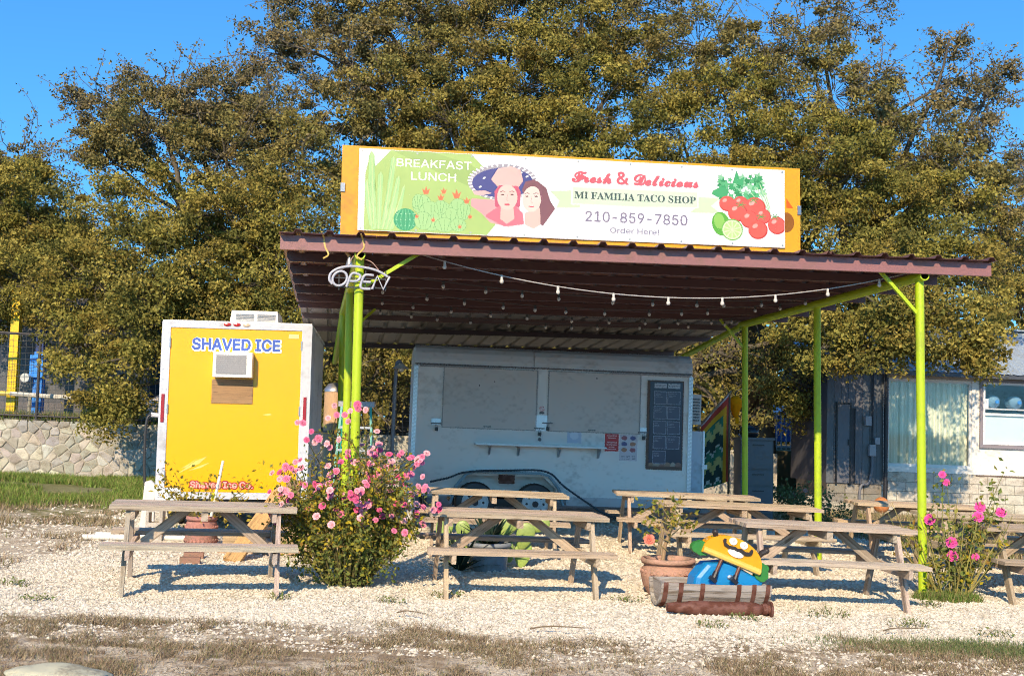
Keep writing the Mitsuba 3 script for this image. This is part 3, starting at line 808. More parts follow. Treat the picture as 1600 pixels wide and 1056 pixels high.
for u in (0.0, 6.02):
    sk = -0.02 if u == 0 else 0.0          # the left row of posts is not quite square to the front
    p = MB()
    p.tube([(u, -0.115, 3.272), (u + sk * 5.5, 5.5, 3.272 + cz(5.5))], 0.055, LIME, 14, caps=False)
    ang = np.arange(14) * 2 * np.pi / 14
    for w, r in ((-0.115, 0.055),):
        ring = [(u + rr * math.cos(a), w, 3.272 + rr * math.sin(a)) for rr in (0.055, 0.042) for a in ang]
        k = np.arange(14)
        p.add(ring, np.stack([k, (k + 1) % 14, (k + 1) % 14 + 14, k + 14], 1), LIME)
        p.tube([(u, -0.115, 3.272), (u + sk * 5.4, 5.4, 3.2)], 0.042, (0.05, 0.06, 0.01), 14, caps=False)  # dark lining: shade of the hollow pipe put into its colour
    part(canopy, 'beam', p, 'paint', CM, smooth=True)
    part(canopy, 'lean_to_beam', MB().cyl((u + sk * 5.45, 5.45, 3.19), (u + sk * 10, 10.1, 2.72), 0.05, LIME, n=12), 'paint', CM, smooth=True)
    for w in (0.0, 2.67, 5.34):
        g = local_ground(CM, u, w)
        q = MB()
        q.cyl((u + sk * w, w, g - 0.15), (u + sk * w, w, 3.225 + cz(w)), 0.047, LIME, n=14)
        part(canopy, 'post', q, 'worn', CM, smooth=True)
for a, b in (((0.03, 0, 2.95), (0.62, 0.0, 3.335)), ((5.99, 0, 2.87), (5.54, 0, 3.345)), ((5.99, 5.34, 2.85), (5.62, 5.34, 3.27)), ((-0.08, 5.34, 2.85), (0.36, 5.34, 3.27))):
    part(canopy, 'brace', MB().bar(a, b, 0.035, 0.035, LIME, (0, 1, 0)), 'paint', CM)

# ---------------------------------------------------------------- sign board and banner on the roof
board = thing('sign_board', 'long orange plywood board standing along the front of the canopy roof', 'sign board')
for k, (a, b) in enumerate(((-0.2, 1.35), (1.352, 2.9), (2.902, 4.79))):
    part(board, 'panel', MB().box(((a + b) / 2, 0.32, 3.965), (b - a, 0.03, 1.0), jit((0.7, 0.31, 0.006), 0.05)), 'worn', CM)
for u in (0.1, 1.6, 3.1, 4.6):
    part(board, 'prop', MB().bar((u, 0.34, 4.3), (u, 1.2, 3.47), 0.06, 0.04, (0.32, 0.23, 0.13)), 'wood', CM)
part(board, 'clamp', MB().box((-0.185, 0.298, 4.02), (0.045, 0.02, 0.09), (0.35, 0.35, 0.37)), 'metal', CM)
part(board, 'clamp', MB().box((4.775, 0.298, 4.0), (0.04, 0.02, 0.1), (0.35, 0.35, 0.37)), 'metal', CM)
op = MB()
op.sheet(Polygon([(4.63, 4.02), (4.71, 4.02), (4.63, 4.13)]), (0.72, 0.12, 0.03), 0.3035)
op.sheet(affinity.scale(Point(4.63, 3.86).buffer(0.1), 0.9, 1.1).intersection(sbox(4.6, 3.6, 4.76, 4.1)), (0.24, 0.1, 0.03), 0.3035)
part(board, 'old_print', op, 'matte', CM, label='remains of an older print at the right end')

BX, BZ, BW, BH = -0.025, 3.575, 4.63, 0.86


def warp(x, z):
    q = np.stack([np.asarray(x) * 0.9 + np.asarray(z) * 1.6, np.asarray(z) * 0.8 - np.asarray(x) * 0.35, np.zeros(np.shape(x))], -1)
    e = np.clip(np.asarray(x) / BW, 0, 1)
    return -0.034 * meshkit.fbm(q, 3, 31) - 0.008 * np.sin(7 * (x + 1.2 * z)) * (np.exp(-((e - 0.93) / 0.07) ** 2) + np.exp(-((e - 0.04) / 0.05) ** 2))


def A(x, y):                                   # the print's own drawing units, left part
    px = x / 4.324 - 32.0
    return (px * 0.006921, (357 + px * 0.0494 - 220 - y / 4.324) * 0.006719)


def B(x, y):                                   # right part
    px = x / 3.8095 + 298.0
    return (px * 0.006921, (357 + px * 0.0494 - 220 - y / 3.8095) * 0.006719)


def PA(*p):
    return Polygon([A(*q) for q in p])


def PB(*p):
    return Polygon([B(*q) for q in p])


def ellipse(c, rx, ry, rot=0):
    return affinity.rotate(affinity.scale(Point(*c).buffer(1, quad_segs=10), rx, ry), rot, origin=c)


def smooth_poly(p, r):
    return p.buffer(r).buffer(-2 * r).buffer(r)


banner = thing('banner', 'white printed vinyl banner with the shop name, stretched over the orange board', 'banner')
MB_ = MB().sheet(sbox(0, 0, BW, BH), (0.66, 0.67, 0.71), 0.0, 0.09, warp)
BM = CM @ np.array([[1, 0, 0, BX], [0, 1, 0, 0.298], [0, 0, 1, BZ], [0, 0, 0, 1.0]])
part(banner, 'vinyl', MB_, 'paint', BM, smooth=True)
INK = []


def ink(mb, poly, col):
    poly = poly.intersection(sbox(0.005, 0.005, BW - 0.005, BH - 0.005))
    if not poly.is_empty:
        INK.append((mb, poly, col))


def print_all():
    """the inks lie side by side in one layer: a later one leaves out what it covers of an earlier one"""
    covered = Polygon()
    for mb, poly, col in reversed(INK):
        vis = poly.buffer(0).difference(covered)
        for g in getattr(vis, 'geoms', [vis]):
            if g.geom_type == 'Polygon' and g.area > 2e-6:
                mb.sheet(g, np.asarray(col) * 0.74, -0.0015, 0.12, warp)
        covered = covered.union(poly.buffer(0))


art = MB()
G1, G2 = (0.44, 0.62, 0.2), (0.36, 0.66, 0.24)
ink(art, PA((178, 592), (970, 640), (1035, 560), (1010, 380), (970, 190), (870, 78), (345, 48), (245, 160), (205, 95), (180, 210)), G1)
ink(art, PA((345, 48), (520, 140), (860, 300), (1000, 330), (985, 250), (870, 150), (600, 60)), (0.36, 0.54, 0.16))  # diagonal band: fold shadow of the vinyl put into the green ink
for pts in (((225, 585), (200, 300), (203, 90), (218, 62), (234, 90), (245, 300), (262, 585)), ((262, 585), (262, 220), (280, 198), (295, 225), (285, 585)), ((285, 585), (322, 320), (345, 110), (362, 92), (374, 120), (355, 320), (312, 588)), ((305, 588), (352, 400), (380, 245), (396, 228), (405, 250), (390, 400), (345, 590)), ((215, 560), (188, 420), (180, 280), (192, 250), (205, 290), (222, 430), (240, 575)), ((330, 590), (395, 440), (420, 310), (433, 290), (436, 320), (418, 450), (365, 590))):
    p = smooth_poly(PA(*pts), 0.006)
    ink(art, p.buffer(0.004), (0.4, 0.6, 0.2))
    ink(art, p, (0.45, 0.71, 0.3))
    c = np.array(pts, float)
    k = len(pts) // 2
    ink(art, LineString([A(*c[k]), A(*((c[0] + c[-1]) / 2))]).buffer(0.004), (0.6, 0.78, 0.34))
ink(art, ellipse(A(445, 522), 0.123, 0.118), (0.05, 0.38, 0.17))
for dx in (-55, -28, 0, 28, 55):
    ink(art, LineString([A(445 + dx * 0.6, 455), A(445 + dx * 1.15, 522), A(445 + dx * 0.6, 590)]).buffer(0.004), (0.12, 0.52, 0.25))
    for dy in (-40, 0, 40):
        ink(art, Point(A(445 + dx, 522 + dy)).buffer(0.006, quad_segs=2), (0.5, 0.8, 0.55))
for (cx, cy, rx, ry, rt) in ((550, 420, 62, 65, 5), (520, 400, 32, 50, -10), (610, 500, 78, 100, 8), (690, 500, 62, 98, 0), (560, 530, 55, 60, 12), (780, 470, 60, 90, -8), (740, 520, 60, 75, 0), (825, 470, 40, 60, -15), (670, 440, 40, 50, 0), (700, 560, 62, 48, 0), (790, 560, 50, 44, 0)):
    e = ellipse(A(cx, cy), rx * 0.0016, ry * 0.00155, rt)
    ink(art, e.buffer(0.003), (0.12, 0.4, 0.12))
    ink(art, e, (0.42, 0.68, 0.29))
    for q in (-0.5, 0, 0.5):
        a, b = A(cx + rx * q * 0.5, cy + ry * 0.8), A(cx + rx * q * 1.3, cy - ry * 0.75)
        ink(art, LineString([a, b]).buffer(0.002), (0.14, 0.44, 0.14))
for (x, y, s) in ((575, 325, 26), (690, 328, 20), (672, 370, 22), (775, 350, 30), (842, 393, 22), (518, 497, 14), (625, 522, 15), (866, 502, 16), (800, 570, 14)):
    ink(art, PA((x - s * 0.5, y + s), (x - s, y - s * 0.5), (x - s * 0.35, y), (x, y - s * 1.15), (x + s * 0.35, y), (x + s, y - s * 0.5), (x + s * 0.5, y + s)), (0.85, 0.2, 0.09))

por = MB()
SKIN, NAVY, ROSE = (0.92, 0.6, 0.55), (0.075, 0.08, 0.28), (0.84, 0.2, 0.26)
hat = ellipse(A(1078, 268), 0.365, 0.19, 4)
ink(por, hat, (0.4, 0.36, 0.45))
for k in range(36):
    a = 2 * math.pi * k / 36
    c = A(1078, 268)
    ink(por, LineString([(c[0] + 0.32 * math.cos(a), c[1] + 0.165 * math.sin(a)), (c[0] + 0.372 * math.cos(a), c[1] + 0.197 * math.sin(a))]).buffer(0.0095, cap_style=2), (0.9, 0.88, 0.9))
ink(por, ellipse(A(1078, 272), 0.325, 0.158, 4), NAVY)
ink(por, smooth_poly(PA((880, 330), (960, 325), (1010, 345), (930, 360), (890, 352)), 0.004), (0.8, 0.5, 0.5))
for x, y in ((955, 240), (1200, 205), (930, 300), (1240, 230)):
    ink(por, ellipse(A(x, y), 0.018, 0.01, 30), (0.7, 0.72, 0.8))
ink(por, smooth_poly(PA((870, 380), (1050, 390), (1190, 380), (1200, 560), (1120, 575), (1000, 545), (940, 480), (870, 430)), 0.02), (0.86, 0.4, 0.42))
ink(por, smooth_poly(PA((1000, 250), (1045, 175), (1130, 160), (1195, 185), (1215, 260), (1180, 310), (1050, 305)), 0.02), (0.87, 0.52, 0.5))
ink(por, smooth_poly(PA((1025, 330), (1055, 290), (1180, 295), (1200, 340), (1195, 440), (1030, 440)), 0.015), (0.62, 0.12, 0.2))
ink(por, smooth_poly(PA((1060, 430), (1165, 430), (1215, 480), (1225, 560), (1090, 570), (960, 500)), 0.02), ROSE)
ink(por, smooth_poly(PA((1070, 420), (1150, 420), (1160, 520), (1110, 555), (1065, 520)), 0.015), (0.83, 0.55, 0.48))
ink(por, ellipse(A(1110, 372), 0.108, 0.135), SKIN)
ink(por, smooth_poly(PA((1215, 300), (1250, 262), (1310, 262), (1370, 310), (1400, 400), (1432, 450), (1400, 500), (1350, 570), (1310, 540), (1330, 400), (1290, 320), (1220, 350)), 0.012), (0.24, 0.1, 0.12))
ink(por, smooth_poly(PA((1230, 480), (1330, 440), (1335, 560), (1290, 590), (1230, 560)), 0.015), (0.85, 0.55, 0.5))
ink(por, ellipse(A(1275, 385), 0.1, 0.138, -8), (0.9, 0.7, 0.62))
ink(por, smooth_poly(PA((1215, 350), (1235, 285), (1290, 268), (1325, 330), (1342, 420), (1352, 400), (1340, 310), (1290, 250), (1230, 265), (1208, 320)), 0.004), (0.26, 0.11, 0.13))
for c, k in (((1110, 372), 1.0), ((1272, 385), 1.0)):
    for d in (-31, 31):
        ink(por, ellipse(A(c[0] + d, c[1] - 18), 0.018, 0.0075), (0.2, 0.09, 0.09))
        ink(por, LineString([A(c[0] + d - 16, c[1] - 36), A(c[0] + d, c[1] - 42), A(c[0] + d + 16, c[1] - 37)]).buffer(0.0035), (0.3, 0.12, 0.12))
    ink(por, LineString([A(c[0] + 2, c[1] - 15), A(c[0] - 4, c[1] + 20), A(c[0] + 7, c[1] + 24)]).buffer(0.0025), (0.72, 0.4, 0.36))
    ink(por, ellipse(A(c[0], c[1] + 50), 0.03, 0.0105), (0.72, 0.12, 0.15))
ink(por, ellipse(A(1272, 432), 0.022, 0.004), (0.92, 0.88, 0.86))

let, meal, slo, nam, pho, orl = MB(), MB(), MB(), MB(), MB(), MB()
ink(meal, fit_text('BREAKFAST', 0.387, 1.171, 0.69, 0.083, bold=1), (0.88, 0.9, 0.86))
ink(meal, fit_text('LUNCH', 0.539, 1.011, 0.555, 0.083, bold=1), (0.88, 0.9, 0.86))
LB = (0.66, 0.8, 0.55)
ink(let, PA((1400, 332), (1600, 325), (1600, 445), (1440, 445), (1460, 395)), LB)
ink(let, PB((870, 330), (1010, 335), (950, 385), (1010, 430), (820, 425), (850, 400)), LB)
ink(let, PB((98, 262), (872, 296), (872, 398), (500, 396), (98, 372)), (0.86, 0.88, 0.84))
ink(let, PB((108, 268), (864, 302), (864, 392), (500, 388), (108, 366)), (0.69, 0.81, 0.62))


def alpha(text, up, low):
    return ''.join(chr(up + ord(c) - 65) if 'A' <= c <= 'Z' else chr(low + ord(c) - 97) if 'a' <= c <= 'z' else c for c in text)


MATH = 'NotoSansMath-Regular.woff2'
fd = fit_text(alpha('Fresh & Delicious', 0x1D4D0, 0x1D4EA), 2.244, 3.643, 0.618, 0.128, font=MATH, bold=2)
ink(slo, affinity.translate(fd, 0.006, -0.006), (0.5, 0.2, 0.24))
ink(slo, fd, (0.85, 0.13, 0.17))
ink(nam, fit_text(alpha('MI FAMILIA TACO SHOP', 0x1D400, 0x1D41A), 2.277, 3.616, 0.44, 0.076, font=MATH, bold=1), (0.08, 0.12, 0.11))
ink(pho, fit_text('210-859-7850', 2.40, 3.525, 0.2, 0.108, bold=1), (0.25, 0.22, 0.33))
ink(orl, fit_text('Order Here!', 2.671, 3.21, 0.085, 0.056, bold=1), (0.27, 0.25, 0.36))

veg = MB()
r2 = np.random.default_rng(5)
for k in range(70):
    a = B(1010 + 270 * r2.random(), 200 + 150 * r2.random() ** 1.2)
    rad = 0.03 + 0.035 * r2.random()
    th = r2.random() * 6.28
    star = Polygon([(a[0] + rad * (1 if q % 2 == 0 else 0.5) * math.cos(th + q * 0.63), a[1] + rad * (1 if q % 2 == 0 else 0.5) * math.sin(th + q * 0.63)) for q in range(10)])
    ink(veg, star, [(0.06, 0.38, 0.14), (0.12, 0.5, 0.22), (0.04, 0.28, 0.1), (0.28, 0.62, 0.36)][k % 4])
for p in (((960, 290), (1010, 265), (1060, 280), (1050, 330), (990, 330), (955, 310)), ((1085, 240), (1110, 160), (1130, 220), (1160, 200), (1150, 260))):
    ink(veg, smooth_poly(PB(*p), 0.005), (0.08, 0.42, 0.17))
for a, b in (((1200, 300), (1290, 420)), ((1240, 270), (1310, 420)), ((1260, 250), (1320, 430)), ((1290, 300), (1320, 400))):
    ink(veg, LineString([B(*a), B(*b)]).buffer(0.006), (0.45, 0.7, 0.4))
for (x, y, r) in ((1050, 370, 50), (1135, 370, 48), (1225, 395, 68), (1115, 425, 60), (1190, 470, 56), (1275, 450, 50), (1362, 508, 58), (1243, 535, 60)):
    c = B(x, y)
    rr = r / 3.8095 * 0.0069
    ink(veg, ellipse(c, rr, rr * 0.93), (0.62, 0.06, 0.05))
    ink(veg, ellipse((c[0] - rr * 0.06, c[1] + rr * 0.06), rr * 0.92, rr * 0.85), (0.83, 0.13, 0.1))
    ink(veg, ellipse((c[0] - rr * 0.32, c[1] + rr * 0.38), rr * 0.3, rr * 0.2, 30), (0.9, 0.42, 0.36))
for (x, y) in ((1215, 350), (1262, 455), (1350, 455), (1135, 380)):
    for th in (0.3, 1.1, 2.0, 2.8, 3.9, 5.4):
        c = B(x, y)
        ink(veg, LineString([c, (c[0] + 0.055 * math.cos(th), c[1] + 0.035 * math.sin(th))]).buffer(0.004), (0.12, 0.34, 0.1))
c = B(1012, 495)
ink(veg, ellipse(c, 0.1, 0.13, 12), (0.12, 0.45, 0.05))
ink(veg, ellipse((c[0] - 0.02, c[1] + 0.03), 0.06, 0.085, 12), (0.3, 0.62, 0.12))
c = B(1082, 532)
ink(veg, ellipse(c, 0.122, 0.118), (0.2, 0.52, 0.1))
ink(veg, ellipse(c, 0.11, 0.106), (0.72, 0.85, 0.55))
for k in range(10):
    th = k * 0.628
    ink(veg, Polygon([(c[0] + 0.012 * math.cos(th), c[1] + 0.012 * math.sin(th)), (c[0] + 0.098 * math.cos(th - 0.24), c[1] + 0.094 * math.sin(th - 0.24)), (c[0] + 0.098 * math.cos(th + 0.24), c[1] + 0.094 * math.sin(th + 0.24))]), (0.55, 0.77, 0.3))
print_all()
part(banner, 'cactus_print', art, 'paint', BM, label='green print of cacti with orange flowers and a painted fold shade', stuff=True)
part(banner, 'portrait_print', por, 'paint', BM, label='print of two women, one under a wide navy hat, one with long brown hair', stuff=True)
part(banner, 'meal_lettering', meal, 'paint', BM, label='white lettering BREAKFAST LUNCH', stuff=True)
part(banner, 'ribbon_print', let, 'paint', BM, stuff=True)
part(banner, 'slogan_lettering', slo, 'paint', BM, label='red script lettering', stuff=True)
part(banner, 'name_lettering', nam, 'paint', BM, label='dark serif lettering of the shop name', stuff=True)
part(banner, 'phone_lettering', pho, 'paint', BM, label='grey phone number', stuff=True)
part(banner, 'order_lettering', orl, 'paint', BM, label='small grey lettering', stuff=True)
part(banner, 'vegetable_print', veg, 'paint', BM, label='print of tomatoes, limes and green herbs', stuff=True)
for u in np.linspace(0.03, BW - 0.03, 9):
    for z in (0.025, BH - 0.025):
        part(banner, 'grommet', MB().cyl((u, float(warp(u, z)) - 0.004, z), (u, float(warp(u, z)) - 0.001, z), 0.011, (0.45, 0.43, 0.38), n=8), 'metal', BM)

# ---------------------------------------------------------------- neon sign on the left front post
OM = CM @ np.array([[1, 0, 0, 0], [0, 1, 0, -0.13], [0, 0, 1, 3.03], [0, 0, 0, 1.0]])
sign = thing('open_sign', 'unlit OPEN tube sign with an arch over the letters, tied to the front left post', 'sign')


def oz(x, y):
    return ((x - 459) * 0.001206, 0.0, -(y - 407) * 0.001206)


def curve(pts, n=8):
    P = np.array(pts, float)
    if len(P) < 3:
        return P
    P = np.vstack([2 * P[0] - P[1], P, 2 * P[-1] - P[-2]])
    out = []
    for i in range(1, len(P) - 2):
        for t in np.linspace(0, 1, n, endpoint=False):
            a, b, c, d = P[i - 1], P[i], P[i + 1], P[i + 2]
            out.append(0.5 * (2 * b + (c - a) * t + (2 * a - 5 * b + 4 * c - d) * t * t + (3 * b - a - 3 * c + d) * t ** 3))
    return np.array(out + [P[-2]])


TUBE = (0.42, 0.43, 0.48)
th = np.linspace(0, 2 * np.pi, 22)
strokes = {
    'arch_tube': [curve([oz(*q) for q in ((240, 462), (215, 425), (228, 372), (290, 330), (380, 312), (480, 315), (570, 330), (640, 357), (690, 388))])],
    'letter_o': [np.array([oz(300 + 58 * math.cos(a) + 10 * math.sin(a), 415 - 60 * math.sin(a)) for a in th])],
    'letter_p': [curve([oz(*q) for q in ((355, 482), (395, 375), (450, 375), (466, 397), (440, 430), (380, 435))], 5)],
    'letter_e': [curve([oz(*q) for q in ((575, 380), (505, 380), (478, 435), (470, 478), (492, 493), (550, 493))], 5), np.array([oz(490, 436), oz(552, 436)])],
    'letter_n': [np.array([oz(565, 495), oz(605, 385), oz(655, 495), oz(707, 385)])]}
for nm, ls in strokes.items():
    mb = MB()
    for P in ls:
        mb.tube(P, 0.013, TUBE, 8)
    part(sign, nm, mb, 'gloss', OM, smooth=True)
fr = MB()
for z in (0.0, -0.09):
    fr.box((0.01, 0.022, z), (0.5, 0.008, 0.012), (0.03, 0.03, 0.03))
for u in (-0.2, 0.06, 0.26):
    fr.box((u, 0.0225, -0.02), (0.012, 0.009, 0.2), (0.03, 0.03, 0.03))
part(sign, 'holder', fr, 'paint', OM)
for a, b in (((-0.12, 0.02, 0.11), (-0.03, 0.07, 0.26)), ((0.19, 0.02, 0.09), (0.05, 0.07, 0.2))):
    part(sign, 'tie_wire', MB().tube(curve([a, ((a[0] + b[0]) / 2, 0.02, (a[2] + b[2]) / 2 + 0.02), b], 5), 0.004, (0.5, 0.3, 0.25), 5), 'paint', OM)
# work lamp and hooks beside the post top
t = thing('clamp_lamp', 'small silver clamp lamp with wires at the top of the front left post', 'lamp')
part(t, 'reflector', MB().lathe([(0.014, 0.05), (0.03, 0.0), (0.042, -0.05), (0.039, -0.05), (0.026, 0.0), (0.0, 0.04)], (-0.1, -0.06, 3.2), (0.6, 0.6, 0.6), 14), 'metal', CM, smooth=True)
part(t, 'socket', MB().cyl((-0.1, -0.06, 3.25), (-0.14, -0.05, 3.31), 0.017, (0.6, 0.3, 0.1), n=8), 'paint', CM, smooth=True)
part(t, 'wire', MB().tube(curve([(-0.14, -0.05, 3.31), (-0.1, -0.06, 3.36), (-0.04, -0.06, 3.3), (-0.13, -0.05, 3.15), (-0.2, -0.05, 3.12)], 6), 0.005, (0.12, 0.1, 0.1), 5), 'paint', CM, smooth=True)
for k, (u, lab) in enumerate(((-0.36, 'yellow strap hanging over the fascia left of the post'), (0.02, 'yellow strap hanging over the fascia above the front left post'))):
    mb = MB()
    P = curve([(u - 0.02, -0.28, 3.45), (u, -0.17, 3.42), (u + 0.015, -0.162, 3.33), (u + 0.05 - 0.1 * k, -0.165, 3.25), (u + 0.0, -0.165, 3.21)], 5)
    for p, q in zip(P[:-1], P[1:]):
        mb.bar(p, q, 0.016, 0.003, (0.55, 0.4, 0.1), (0, 1, 0.2))
    one('strap', lab, 'strap', mb, 'paint', CM)

# ---------------------------------------------------------------- string lights under the roof
WHERE = ['in front, along the roof edge', 'second from the front', 'third from the front', 'fourth from the front', 'last, deepest under the roof']
for k, w in enumerate([0.12, 1.35, 2.6, 3.8, 5.0]):
    t = thing('string_light', f'string of round bulbs under the canopy, {WHERE[k]}', 'string light', 'strings of bulbs under the canopy')
    a, b = (0.62 if k == 0 else 0.1, w, 3.33 + cz(w)), (5.96, w + (0 if k == 0 else 0.3), 3.33 + cz(w))
    if k in (1, 3):
        b = (5.96, w + 0.9, 3.3 + cz(w))
    sag = [0.36, 0.16, 0.2, 0.14, 0.16][k]
    tt = np.linspace(0, 1, 40)
    P = np.array([np.array(a) + (np.array(b) - np.array(a)) * q - np.array([0, 0, sag * 4 * q * (1 - q)]) for q in tt])
    part(t, 'wire', MB().tube(P, 0.006 if k == 0 else 0.0045, (0.42, 0.42, 0.42) if k == 0 else (0.1, 0.1, 0.1), 5), 'paint', CM, smooth=True)
    n = [9, 11, 12, 11, 12][k]
    for q in (np.arange(n) + 0.42 + (0.0 if k == 0 else 0.5) * (rng.random(n) - 0.5)) / n:
        p = np.array(a) + (np.array(b) - np.array(a)) * q - np.array([0, 0, sag * 4 * q * (1 - q)])
        s = part(t, 'bulb', MB().ball(p - [0, 0, 0.058], (0.021, 0.021, 0.025), (0.55, 0.54, 0.5), 2), 'gloss', CM, smooth=True)
        part(s, 'socket', MB().cyl(p - [0, 0, 0.045], p + [0, 0, 0.006], 0.014, (0.5, 0.5, 0.48) if k == 0 else (0.06, 0.06, 0.06), n=8), 'paint', CM)
# ---------------------------------------------------------------- yellow shaved ice trailer
yt = thing('cargo_trailer', 'bright yellow enclosed trailer with white aluminium edges, selling shaved ice', 'trailer')
YM = frame((-4.5, 14.8, float(gz(-4.5, 14.8))), math.radians(6.6), (-0.004, 0, 1))
WHITE, YEL = (0.5, 0.54, 0.61), (0.8, 0.41, 0.002)


def yx(u):
    return (u - 252) * 0.00813


def yz(v):
    return 2.72 - (v - 506) * 0.00825


b = MB()
b.box((0.955, 1.87, 1.59), (1.87, 3.66, 2.22), (0.62, 0.62, 0.63))
b.box((0.955, 1.87, 0.44), (1.7, 3.5, 0.1), (0.05, 0.05, 0.05))
part(yt, 'body', b, 'worn', YM)
part(yt, 'rear_door', MB().box((0.945, 0.03, 1.595), (1.68, 0.03, 2.1), YEL), 'gloss', YM)
for x, w in ((0.055, 0.11), (1.845, 0.13)):
    q = MB().box((x, 0.03, 1.59), (w, 0.06, 2.26), WHITE)
    q.box((x + (0.05 if x > 1 else -0.05), 0.4, 1.59), (0.025, 0.7, 2.26), WHITE)
    part(yt, 'corner_post', q, 'worn', YM)
part(yt, 'header', MB().box((0.945, 0.03, 2.69), (1.67, 0.058, 0.085), WHITE), 'worn', YM)
part(yt, 'sill', MB().box((0.945, 0.03, 0.5), (1.67, 0.058, 0.085), WHITE), 'worn', YM)
part(yt, 'roof', MB().box((0.955, 1.87, 2.73), (1.9, 3.7, 0.03), (0.7, 0.7, 0.7)), 'worn', YM)
for s, hx in ((0, 0.11), (1, 1.78)):
    for z in (0.75, 1.6, 2.45):
        part(yt, 'hinge', MB().cyl((hx, 0.0, z - 0.06), (hx, 0.0, z + 0.06), 0.012, (0.6, 0.6, 0.6), n=8), 'metal', YM)
rv = MB()
for z in np.arange(0.55, 2.68, 0.13):
    for x in (0.035, 0.085, 1.81, 1.875):
        rv.cyl((x, 0.0, z), (x, -0.005, z), 0.008, (0.5, 0.52, 0.55), n=6)
for x in np.arange(0.2, 1.75, 0.13):
    for z in (2.69, 0.5):
        rv.cyl((x, 0.001, z), (x, -0.004, z), 0.008, (0.5, 0.52, 0.55), n=6)
part(yt, 'rivets', rv, 'metal', YM, stuff=True)
ac = part(yt, 'window_cooler', MB().box((yx(366), -0.08, yz(572)), (0.49, 0.2, 0.32), (0.72, 0.71, 0.68)), 'paint', YM)
part(ac, 'grille', MB().box((yx(364), -0.183, yz(572)), (0.38, 0.006, 0.245), (0.25, 0.255, 0.27)), 'paint', YM)
for k in range(9):
    part(ac, 'louvre', MB().box((yx(364), -0.188, yz(572) - 0.105 + 0.026 * k), (0.375, 0.008, 0.008), (0.33, 0.33, 0.35)), 'paint', YM)
part(yt, 'plywood_patch', MB().box((yx(364.5), 0.008, yz(613)), (0.52, 0.016, 0.31), (0.34, 0.21, 0.11)), 'wood', YM)
for u, c in ((353, (0.4, 0.02, 0.02)), (368, (0.4, 0.02, 0.02)), (383, (0.6, 0.45, 0.3))):
    part(yt, 'marker_light', MB().lathe([(0.038, 0), (0.036, 0.014), (0.0, 0.02)], (0, 0, 0), c, 14, axis=1), 'gloss', YM @ np.array([[1.3, 0, 0, yx(u)], [0, -1, 0, 0], [0, 0, 0.6, yz(508)], [0, 0, 0, 1.0]]))
for u, v0, v1 in ((258, 618, 664), (479, 618, 664)):
    part(yt, 'reflector', MB().box((yx(u), -0.007, yz((v0 + v1) / 2)), (0.04, 0.014, 0.36), (0.3, 0.018, 0.025)), 'gloss', YM)
for p in (((285, 742), (312, 722), (330, 714), (318, 726)), ((300, 738), (322, 728), (334, 724), (322, 732)), ((290, 734), (300, 728), (316, 717), (298, 732)), ((413, 648), (424, 646), (428, 648), (420, 650))):
    part(yt, 'scratch', MB().sheet(Polygon([(yx(u), yz(v)) for u, v in p]), (0.72, 0.52, 0.12), 0.0125), 'paint', YM)
part(yt, 'data_plate', MB().box((yx(458), 0.0125, yz(524)), (0.13, 0.006, 0.055), (0.75, 0.62, 0.25)), 'paint', YM)
FL = YM @ np.array([[1, 0, 0, 0], [0, 1, 0, 0.012], [0, 0, 1, 0], [0, 0, 0, 1.0]])
t1 = fit_text('SHAVED ICE', yx(299), yx(437), yz(548), 0.14, bold=4)
lt = MB().sheet(affinity.translate(t1.buffer(0.012), 0.008, -0.008), (0.8, 0.8, 0.78), -0.002)
lt.sheet(t1, (0.045, 0.1, 0.42), -0.004)
part(yt, 'lettering', lt, 'paint', FL)
t2 = fit_text('Shaved Ice Co.', yx(305), yx(402), yz(763), 0.075, bold=4)
lt = MB().sheet(t2.buffer(0.014), (0.35, 0.02, 0.02), -0.002).sheet(t2, (0.85, 0.36, 0.3), -0.004)
part(yt, 'lettering', lt, 'paint', FL)
pl = part(yt, 'licence_plate', MB().box((yx(272), -0.012, yz(773)), (0.31, 0.008, 0.16), (0.72, 0.74, 0.76)), 'paint', YM)
PM = YM @ np.array([[1, 0, 0, 0], [0, 1, 0, -0.0165], [0, 0, 1, 0], [0, 0, 0, 1.0]])
lt = MB().sheet(fit_text('307-395K', yx(272) - 0.125, yx(272) + 0.125, yz(773) - 0.055, 0.068, bold=1), (0.05, 0.05, 0.07), -0.0005)
lt.sheet(fit_text('TEXAS', yx(272) - 0.06, yx(272) + 0.06, yz(773) + 0.045, 0.024, bold=1), (0.1, 0.16, 0.4), -0.0005)
part(pl, 'lettering', lt, 'paint', PM)
rac = part(yt, 'roof_cooler', MB().box((yx(390), 0.75, 2.83), (0.64, 0.8, 0.19), (0.68, 0.67, 0.64), taper=0.93), 'paint', YM)
for k in range(6):
    for c in (-0.14, 0.14):
        part(rac, 'louvre', MB().box((yx(392) + c, 0.352, 2.775 + 0.02 * k), (0.24, 0.012, 0.008), (0.36, 0.36, 0.37)), 'paint', YM)
